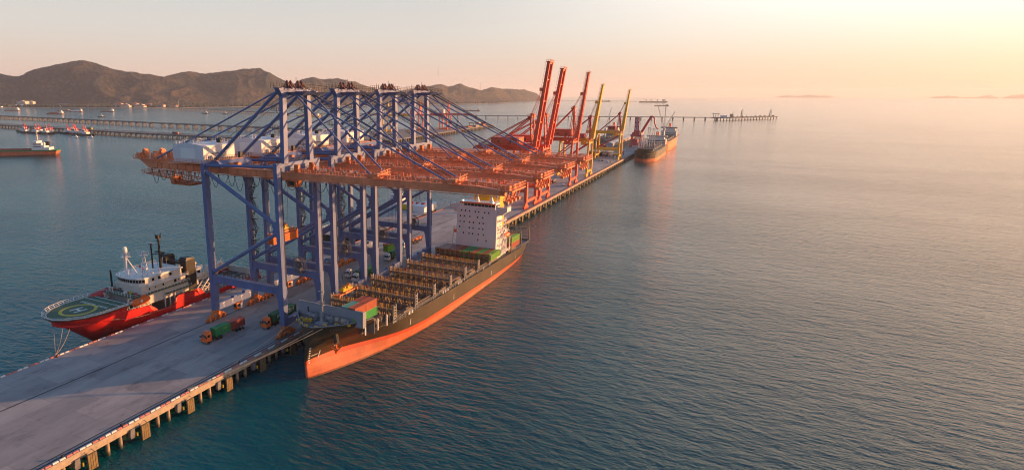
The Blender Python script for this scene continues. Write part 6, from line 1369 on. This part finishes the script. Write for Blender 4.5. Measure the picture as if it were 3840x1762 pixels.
def tanker():
    t = thing("tanker", "green and orange product tanker with white bridge at the left picture edge", "tanker", (-880, 199, WZ), 0)
    t.rotation_euler = (0, 0, math.atan2(-(-696 - -905), (365 - 195)))
    L = 245
    ship_hull(L, 20, 7.4, 0, 0, [(-2, 0), (0, 0), (3.4, 0), (5.9, 1), (7.4, 1)], 4, 1.6).build("hull", ["antifoul", "box_green"], t)
    m = MB(); m.box(-8.6, 8.6, 20, L - 30, 7.45, 7.7); m.box(-1.2, 1.2, 20, L - 32, 7.7, 9.2); m.box(-5, 5, L - 120, L - 114, 7.7, 11)
    for i in range(22): y = 40 + i * 8; m.box(-7, 7, y, y + 0.6, 7.7, 8.6)
    m.build("deck_piping", "roof_red", t)
    for y in (L - 122, L - 92): m = MB(); m.bar((4, y, 7.5), (4, y, 17), 1.4); m.build("derrick_post", "cream", t)
    m = MB(); m.box(-8.5, 8.5, L - 30, L - 9, 7.4, 10.6); m.box(-8, 8, L - 29, L - 15, 10.6, 13.6); m.box(-7, 7, L - 29, L - 18, 13.6, 16.4); m.box(-9, 9, L - 29, L - 23, 16.4, 19.0); s = m.build("superstructure", "white", t)
    m = MB()
    for z in (11.6, 14.4): m.box(8.01 if z < 12 else 7.01, 8.06 if z < 12 else 7.06, L - 28, L - 19, z, z + 1.0)
    m.build("window_band", "glass", s)
    m = MB(); m.bar((0, L - 25, 19), (0, L - 25, 31), 1.3, w2=.7); m.bar((-2.5, L - 25, 26), (2.5, L - 25, 26), .5); m.build("mast", "cream", t)
    m = MB(); m.box(-2.2, 2.2, L - 15, L - 11, 13, 18); m.build("funnel", "black_paint", t)
tanker()
def barge(x, y, rz, L, cargo, label, house=True):
    t = thing("barge", label, "barge", (x, y, WZ), rz, "barges at anchor in the bay at left")
    ship_hull(L, L * 0.26, 3.6, 0, 0, [(-1, 0), (1.2, 0), (3.6, 0)], 4, 1.5).build("hull", ["roof_red" if cargo != "sand" else "deck_rust"], t)
    m = MB(); m.loft([[(-L * .1, L * .12, 3.6), (L * .1, L * .12, 3.6), (L * .1, L * .72, 3.6), (-L * .1, L * .72, 3.6)], [(-L * .05, L * .2, 3.6 + L * .07), (L * .05, L * .2, 3.6 + L * .07), (L * .05, L * .62, 3.6 + L * .08), (-L * .05, L * .62, 3.6 + L * .08)]]); m.build("cargo_heap", cargo, t)
    if house:
        m = MB(); m.box(-L * .08, L * .08, L * .78, L * .92, 3.6, 3.6 + L * .1); m.box(-L * .06, L * .06, L * .8, L * .88, 3.6 + L * .1, 3.6 + L * .15); m.build("deckhouse", "white", t)
    return t
B = R(-60)
barge(-2960, 1500, B, 75, "fascia", "pale barge with white house, leftmost of the barges at anchor")
barge(-2720, 1605, B, 80, "sand", "dark loaded barge, upper one of the group of three at anchor", False)
barge(-2560, 1560, B, 62, "white", "low barge with a white stern in the middle of the group of three")
barge(-2330, 1320, B, 70, "roof_red", "rusty barge with orange cargo, nearest of the group of three at anchor")
barge(-2460, 1640, B, 66, "sand", "tan barge alone to the right of the group at anchor")
def boat_small(x, y, rz, L, label, hull="hull_black", house="white"):
    t = thing("small_boat", label, "boat", (x, y, WZ), rz); ship_hull(L, L * .3, L * .1, 0, 0, [(-.6, 0), (L * .04, 0), (L * .1, 0)], 1, L * .04).build("hull", [hull], t)
    m = MB(); m.box(-L * .09, L * .09, L * .45, L * .75, L * .1, L * .2); m.box(-L * .07, L * .07, L * .5, L * .66, L * .2, L * .28); m.build("cabin", house, t); m = MB(); m.bar((0, L * .58, L * .28), (0, L * .58, L * .5), L * .02); m.build("mast", house, t)
boat_small(-1880, 1228, B, 26, "small dark boat alone above the middle trestle jetty")
boat_small(-1880, 1695, B, 34, "white cabined boat in the bay left of the blue stays"); boat_small(-1760, 1690, B, 28, "small boat in the bay just right of the white cabined one")
boat_small(-985, 560, B, 14, "tiny white launch on the water below the tug row", "white"); boat_small(-960, 575, B, 12, "tiny pale launch left of the white launch below the tug row", "white")
def freighter(x, y, rz, L, hullm, label, name="cargo_ship", aft=True):
    t = thing(name, label, "ship", (x, y, WZ), rz, "distant ships near the horizon")
    ship_hull(L, L * .15, L * .07, 0, 0, [(-2, 0), (L * .03, 0), (L * .07, 0)], 4, 2).build("hull", [hullm], t)
    m = MB(); y0 = L * .82; m.box(-L * .06, L * .06, y0, y0 + L * .1, L * .07, L * .17); m.build("superstructure", "cream", t)
    for k in (.25, .45, .65): m = MB(); m.bar((0, L * k, L * .07), (0, L * k, L * .17), L * .02); m.bar((0, L * k, L * .16), (0, L * (k - .12), L * .18), L * .012); m.build("deck_crane", hullm, t)
    t.scale.z = 0.7
freighter(-900, 7100, R(-75), 300, "roof_red", "large faint ship at the end of the most distant jetty"); freighter(-1500, 7700, R(-75), 170, "grey_steel", "faint ship beside the distant jetty, between the yellow booms")
freighter(-470, 4840, R(-70), 110, "roof_red", "tug like work ship with masts, nearer than the distant jetty")
freighter(-1130, 2700, R(-75), 90, "box_rust", "small reddish work vessel between the shore hills and the red booms")
t = freighter(-1330, 1640, R(-80), 95, "crane_yellow", "yellow hulled ship with white bridge behind the nearest blue mast")
# shore: land, beach, hills
def camdir(px):
    """unit horizontal direction from the viewpoint at which the shore survey was taken"""
    a = math.atan2(px - 1589.1, 2246.5); yaw = -YAW + a
    return Vector((math.sin(yaw), math.cos(yaw), 0))
SH = [(-500, 4300), (0, 4300), (130, 4250), (300, 4050), (600, 3800), (900, 4050), (1300, 4350), (1500, 4750), (1700, 5200), (1850, 5900), (1960, 7400), (2025, 8600)]
RG = [(-500, 290), (-200, 262), (0, 270), (38, 281), (81, 287), (113, 292), (171, 266), (256, 251), (307, 239), (354, 236), (401, 245), (453, 264), (512, 275), (589, 283), (640, 292), (700, 279), (734, 272), (790, 281), (854, 276), (931, 266), (986, 263), (1025, 277), (1073, 304), (1110, 318), (1144, 301), (1186, 294), (1220, 302), (1279, 299), (1338, 310), (1400, 331), (1480, 344), (1560, 334), (1620, 321), (1654, 318), (1679, 326), (1721, 316), (1755, 329), (1800, 339), (1834, 328), (1876, 333), (1957, 337), (1999, 349), (2020, 366), (2030, 376)]
sx, sy = zip(*SH); rx, ry = zip(*RG)
m = MB(); NC, NR = 800, 110; vs = []
for i in range(NC + 1):
    px = -450 + (2030 + 450) * i / NC; d = camdir(px); ca = d.dot(Vector((-math.sin(YAW), math.cos(YAW), 0)))
    s0 = interp(px, sx, sy); so_ = 60 * mnoise.noise(Vector((px * 0.02, 3, 0))) + 25 * mnoise.noise(Vector((px * 0.08, 8, 0))); dep = 1250 if px < 1560 else 1000
    py = interp(px, rx, ry); hy = 353.5 + (px - 1589) * 0.0028
    for j in range(NR + 1):
        tt = j / NR; rr = s0 + dep * 2.0 * tt + so_ * (1 - tt) ** 12
        D1 = s0 + dep; H = max(4.0, (hy - py) / 2246.5 * (D1 * ca) * 1.02 + CAM.z + 5)
        flat = 0.10 - 0.08 * max(0.0, min(1.0, (px - 780) / 260))
        u = max(0.0, (tt * 2 - flat * 2) / (1 - flat * 2))
        prof = (u * u * (3 - 2 * u)) if u < 1 else max(0, 1 - (u - 1) * 1.0)
        P_ = CAM + d * rr; q_ = Vector((P_.x * 0.0016, P_.y * 0.0016, 1.3))
        rid = (1 - abs(mnoise.noise(q_ * 1.25)) * 1.5) ** 2; rid2 = (1 - abs(mnoise.noise(q_ * 3.3)) * 1.5) ** 2 - 0.5
        z = WZ + (2.5 if tt * 2 > 0.02 else -3) + (H - 2.5) * prof * (1 + (1.1 * (rid - 0.55) + 0.5 * rid2) * 1.9 * prof ** 0.5 * (1 - prof) ** 1.1)
        if u > 0.02: z += 6.0 * mnoise.noise(Vector((P_.x * 0.012, P_.y * 0.012, 0))) + 5.0 * mnoise.noise(Vector((P_.x * 0.03, P_.y * 0.03, 5))) + 3.0 * mnoise.noise(Vector((P_.x * 0.07, P_.y * 0.07, 5)))
        vs.append((P_.x, P_.y, z if j < NR else WZ - 20))
m.poly(vs, [(i * (NR + 1) + j, (i + 1) * (NR + 1) + j, (i + 1) * (NR + 1) + j + 1, i * (NR + 1) + j + 1) for i in range(NC) for j in range(NR)])
mt, n, b = _nodes("scrub_hill"); tc = _n(n, "ShaderNodeTexCoord")
a = _n(n, "ShaderNodeTexNoise", Scale=0.045, Detail=6.0, Roughness=0.8); n.links.new(tc.outputs["Object"], a.inputs["Vector"])
a2 = _n(n, "ShaderNodeTexNoise", Scale=0.0028, Detail=5.0, Roughness=0.6); n.links.new(tc.outputs["Object"], a2.inputs["Vector"])
c1 = ramp(n, a.outputs["Fac"], [(0.38, (0.018, 0.021, 0.024)), (0.50, (0.085, 0.070, 0.056)), (0.62, (0.24, 0.155, 0.085))]).outputs[0]  # scrub tones with sunlit ridge warmth painted into the upper stops
c2 = ramp(n, a.outputs["Fac"], [(0.40, (0.007, 0.014, 0.020)), (0.52, (0.028, 0.038, 0.044)), (0.62, (0.10, 0.084, 0.065))]).outputs[0]  # darker scrub tones with bluish shade painted into the low stops
x = _n(n, "ShaderNodeMix", data_type='RGBA'); n.links.new(ramp(n, a2.outputs["Fac"], [(0.42, (0, 0, 0)), (0.58, (1, 1, 1))]).outputs[0], x.inputs["Factor"]); n.links.new(c2, x.inputs[6]); n.links.new(c1, x.inputs[7])
n.links.new(x.outputs[2], b.inputs["Base Color"]); b.inputs["Roughness"].default_value = 1.0; b.inputs["Specular IOR Level"].default_value = 0.1
bpn = _n(n, "ShaderNodeBump"); bpn.inputs["Strength"].default_value = 1.0; bpn.inputs["Distance"].default_value = 14.0; n.links.new(a.outputs["Fac"], bpn.inputs["Height"]); n.links.new(bpn.outputs[0], b.inputs["Normal"])
MATS["scrub_hill"] = mt
struct(m.build("hills", "scrub_hill", smooth=True))
# beach strip
bm_ = MB(); pts = []
for i in range(90):
    px = -430 + i * 2380 / 89; d = camdir(px); s0 = interp(px, sx, sy); a_ = CAM + d * (s0 - 45 + 30 * mnoise.noise(Vector((px * .03, 1, 1)))); b_ = CAM + d * (s0 + 90); pts.append((a_, b_))
bm_.loft([[(a_.x, a_.y, WZ - 0.6), (a_.x + 1, a_.y + 1, WZ + 0.5), (b_.x, b_.y, WZ + 2.2), (b_.x, b_.y, WZ - 2)] for a_, b_ in pts], caps=True)
struct(bm_.build("beach", "sand"))
# far islands at the right horizon
m = MB()
for k, (px0, px1, D, H) in enumerate(((2870, 3100, 29300, 230), (3440, 3560, 29300, 200), (3600, 3700, 29200, 230), (3700, 3830, 29000, 260), (3560, 3640, 29300, 130))):
    row = []
    for i in range(25):
        u = i / 24; d = camdir(px0 + (px1 - px0) * u); P_ = CAM + d * D; h = 0.6 * H * math.sin(math.pi * u) ** 0.8 * (0.6 + 0.6 * mnoise.noise(Vector((u * 4, k * 3.1, 0))) + 0.2)
        P2 = CAM + d * (D + 500); row.append([(P_.x, P_.y, WZ - 5), ((P_.x + P2.x) / 2, (P_.y + P2.y) / 2, WZ + max(1, h)), (P2.x, P2.y, WZ - 5)])
    m.loft(row)
struct(m.build("far_islands", "scrub_hill", smooth=True))
# shore trees as one mass of clumps
m = MB(); rnd = random.Random(3)
for k in range(1500):
    px = rnd.uniform(-300, 1000) if k < 1150 else rnd.uniform(1000, 1900); d = camdir(px); s0 = interp(px, sx, sy)
    rr = s0 + (rnd.uniform(25, 170) if 140 < px < 460 or rnd.random() < .4 else rnd.uniform(60, 420)); P_ = CAM + d * rr
    if 470 < px < 690 and rr < s0 + 140: continue
    r = rnd.uniform(5, 11); zb = WZ + 2 + (rr - s0) * 0.018
    ring = []
    for j, (k_, f_) in enumerate(((0.45, 0.0), (1.0, 0.35), (0.9, 0.75), (0.35, 1.1))):
        ring.append([(P_.x + r * k_ * math.cos(a_) * rnd.uniform(.75, 1.2), P_.y + r * k_ * math.sin(a_) * rnd.uniform(.75, 1.2), zb + r * 1.3 * f_ + rnd.uniform(-1, 1)) for a_ in [q_ * 2 * math.pi / 7 for q_ in range(7)]])
    m.loft(ring)
struct(tag(m.build("shore_trees", "tree_dark"), "dark belt of trees along the far shore", "trees"), "stuff")
# buildings on the shore
def house(px, dist, wd, h, kind, label, roofm="roof_red", wallm="wall_pale", dp=None):
    d = camdir(px); P_ = CAM + d * dist; rz = math.atan2(d.y, d.x) - math.pi / 2 - R(48) * (1 if kind == 'flat' else 0.7); dp = dp or wd * 0.5; z = WZ + 3
    t = thing("shore_building", label, "building", (P_.x, P_.y, z), rz, "buildings along the far shore")
    m = MB(); m.box(-wd / 2, wd / 2, -dp / 2, dp / 2, 0, h); wl_ = m.build("wall", wallm, t)
    m = MB()
    if kind == "hip": m.frus((-wd * .54, wd * .54, -dp * .56, dp * .56), (-wd * .18, wd * .18, -dp * .05, dp * .05), h, h + wd * .16)
    elif kind == "flat": m.box(-wd * .51, wd * .51, -dp * .51, dp * .51, h, h + 0.8); m.box(-wd * .15, wd * .1, -dp * .2, dp * .2, h + .8, h + 4)
    else: m.xprism([(-dp * .56, h), (dp * .56, h), (0, h + dp * .22)], -wd * .52, wd * .52)
    m.build("roof", roofm, t)
    nf = max(1, int(h / 3.6)); m = MB()
    for f_ in range(nf):
        for c_ in range(max(2, int(wd / 6))): x = -wd / 2 + (c_ + .5) * wd / max(2, int(wd / 6)); m.box(x - 1.4, x + 1.4, -dp / 2 - .12, -dp / 2 - .02, f_ * 3.6 + 1.1, f_ * 3.6 + 2.6)
    m.build("window_rows", "hold_dark", wl_)
house(115, 4500, 64, 31, "flat", "large cream apartment block on the far shore at left", "wall_pale"); house(147, 4500, 38, 29, "flat", "smaller cream apartment block right beside the large one on the far shore", "wall_pale")
house(105, 4350, 46, 10, "gable", "low pale building in front of the apartment blocks", "white"); house(172, 4420, 42, 8, "flat", "low white building just right of the apartment blocks", "white"); house(75, 4400, 30, 11, "flat", "white building left of the apartment blocks", "white")
house(20, 4450, 60, 7, "gable", "long low grey roofed building at the left end of the far shore", "grey_steel"); house(15, 4320, 80, 4, "flat", "long white beachside building at the left picture edge", "white", "white", 12)
house(240, 4200, 44, 9, "flat", "white two storey building in the trees of the far shore", "white"); house(262, 4300, 60, 12, "gable", "grey roofed hall in the trees behind the white two storey building", "grey_steel"); house(345, 4100, 50, 7, "flat", "long pale building left of the red roofed complex", "white"); house(374, 4080, 20, 9, "gable", "small tan house left of the red roofed complex", "roof_red")
house(465, 4120, 50, 19, "hip", "leftmost hipped red roof of the complex on the far shore"); house(522, 4130, 54, 19, "hip", "middle hipped red roof of the complex on the far shore"); house(574, 4130, 40, 16, "hip", "right hipped red roof of the complex on the far shore")
house(495, 4060, 30, 15, "flat", "white wing between the left and middle hipped roofs", "white", "white"); house(550, 4070, 34, 14, "flat", "white wing between the middle and right hipped roofs", "white", "white")
house(480, 3960, 70, 10, "gable", "long tan hall in front of the hipped roofs", "roof_red"); house(500, 3920, 34, 11, "flat", "tan frame building at the water below the hipped roofs", "wall_pale"); house(545, 3950, 60, 7, "gable", "low red roofed row right of the tan frame building", "roof_red")
house(622, 3980, 44, 13, "hip", "steep red roofed house right of the complex"); house(660, 4000, 70, 6, "gable", "long low red roof beside the striped chimney", "roof_red")
d = camdir(686); P_ = CAM + d * 4020
t = thing("radio_mast", "slim red and white striped mast on the far shore", "mast", (P_.x, P_.y, WZ + 3)); 
for k in range(6): m = MB(); m.tube((0, 0, k * 7), (0, 0, k * 7 + 7), 1.3 - k * .12, 8); m.build("mast_section", "mark_white" if k % 2 else "kerb_red", t)
for px, D, h in ((1640, 6000, 90), (1794, 5900, 70)):
    d = camdir(px); P_ = CAM + d * D; m = MB(); zz = 250 if px < 1700 else 120; m.bar((0, 0, 0), (0, 0, h), 2.5, w2=1.0)
    tag(m.build("hilltop_antenna", "grey_steel", loc=(P_.x, P_.y, zz)), "thin antenna on the hill " + ("left of the red booms, taller" if px < 1700 else "nearest the red booms"), "antenna")
# moving traffic on the jetties
for x, y, c_, lb in ((-812, 649, "rust", "red container truck far off on the broad low jetty"), (-1085, 664, "green", "green truck far off on the broad low jetty behind the tugs")):
    t = thing("jetty_truck", lb, "truck", (x, y, 2.6), R(87)); m = MB(); m.box(-1.3, 1.3, -6, 7, 1.1, 4.0); m.build("load", "box_" + c_, t); m = MB(); m.box(-1.2, 1.2, -9, -6.4, 0.6, 3.6); m.build("cab", "safety_yellow" if c_ == "green" else "signal_orange", t)
    m = MB(); m.box(-1.1, 1.1, -8.6, 6.6, 0, 0.9); m.build("chassis", "dark_steel", t)
# ------------------------------------------------------------------ evening haze
m = MB(); m.prism([(32000 * math.cos(q_ * 2 * math.pi / 48), 32000 * math.sin(q_ * 2 * math.pi / 48)) for q_ in range(48)], WZ - 21.5, 345)
mh = bpy.data.materials.new("haze"); mh.use_nodes = True; nh = mh.node_tree; nh.nodes.clear(); oh = nh.nodes.new("ShaderNodeOutputMaterial"); vh = nh.nodes.new("ShaderNodeVolumePrincipled")
vh.inputs["Color"].default_value = (0.93, 0.95, 0.99, 1); vh.inputs["Density"].default_value = 0.000045; vh.inputs["Anisotropy"].default_value = 0.2
nh.links.new(vh.outputs[0], oh.inputs["Volume"]); MATS["haze"] = mh
struct(m.build("haze", "haze"), "stuff")
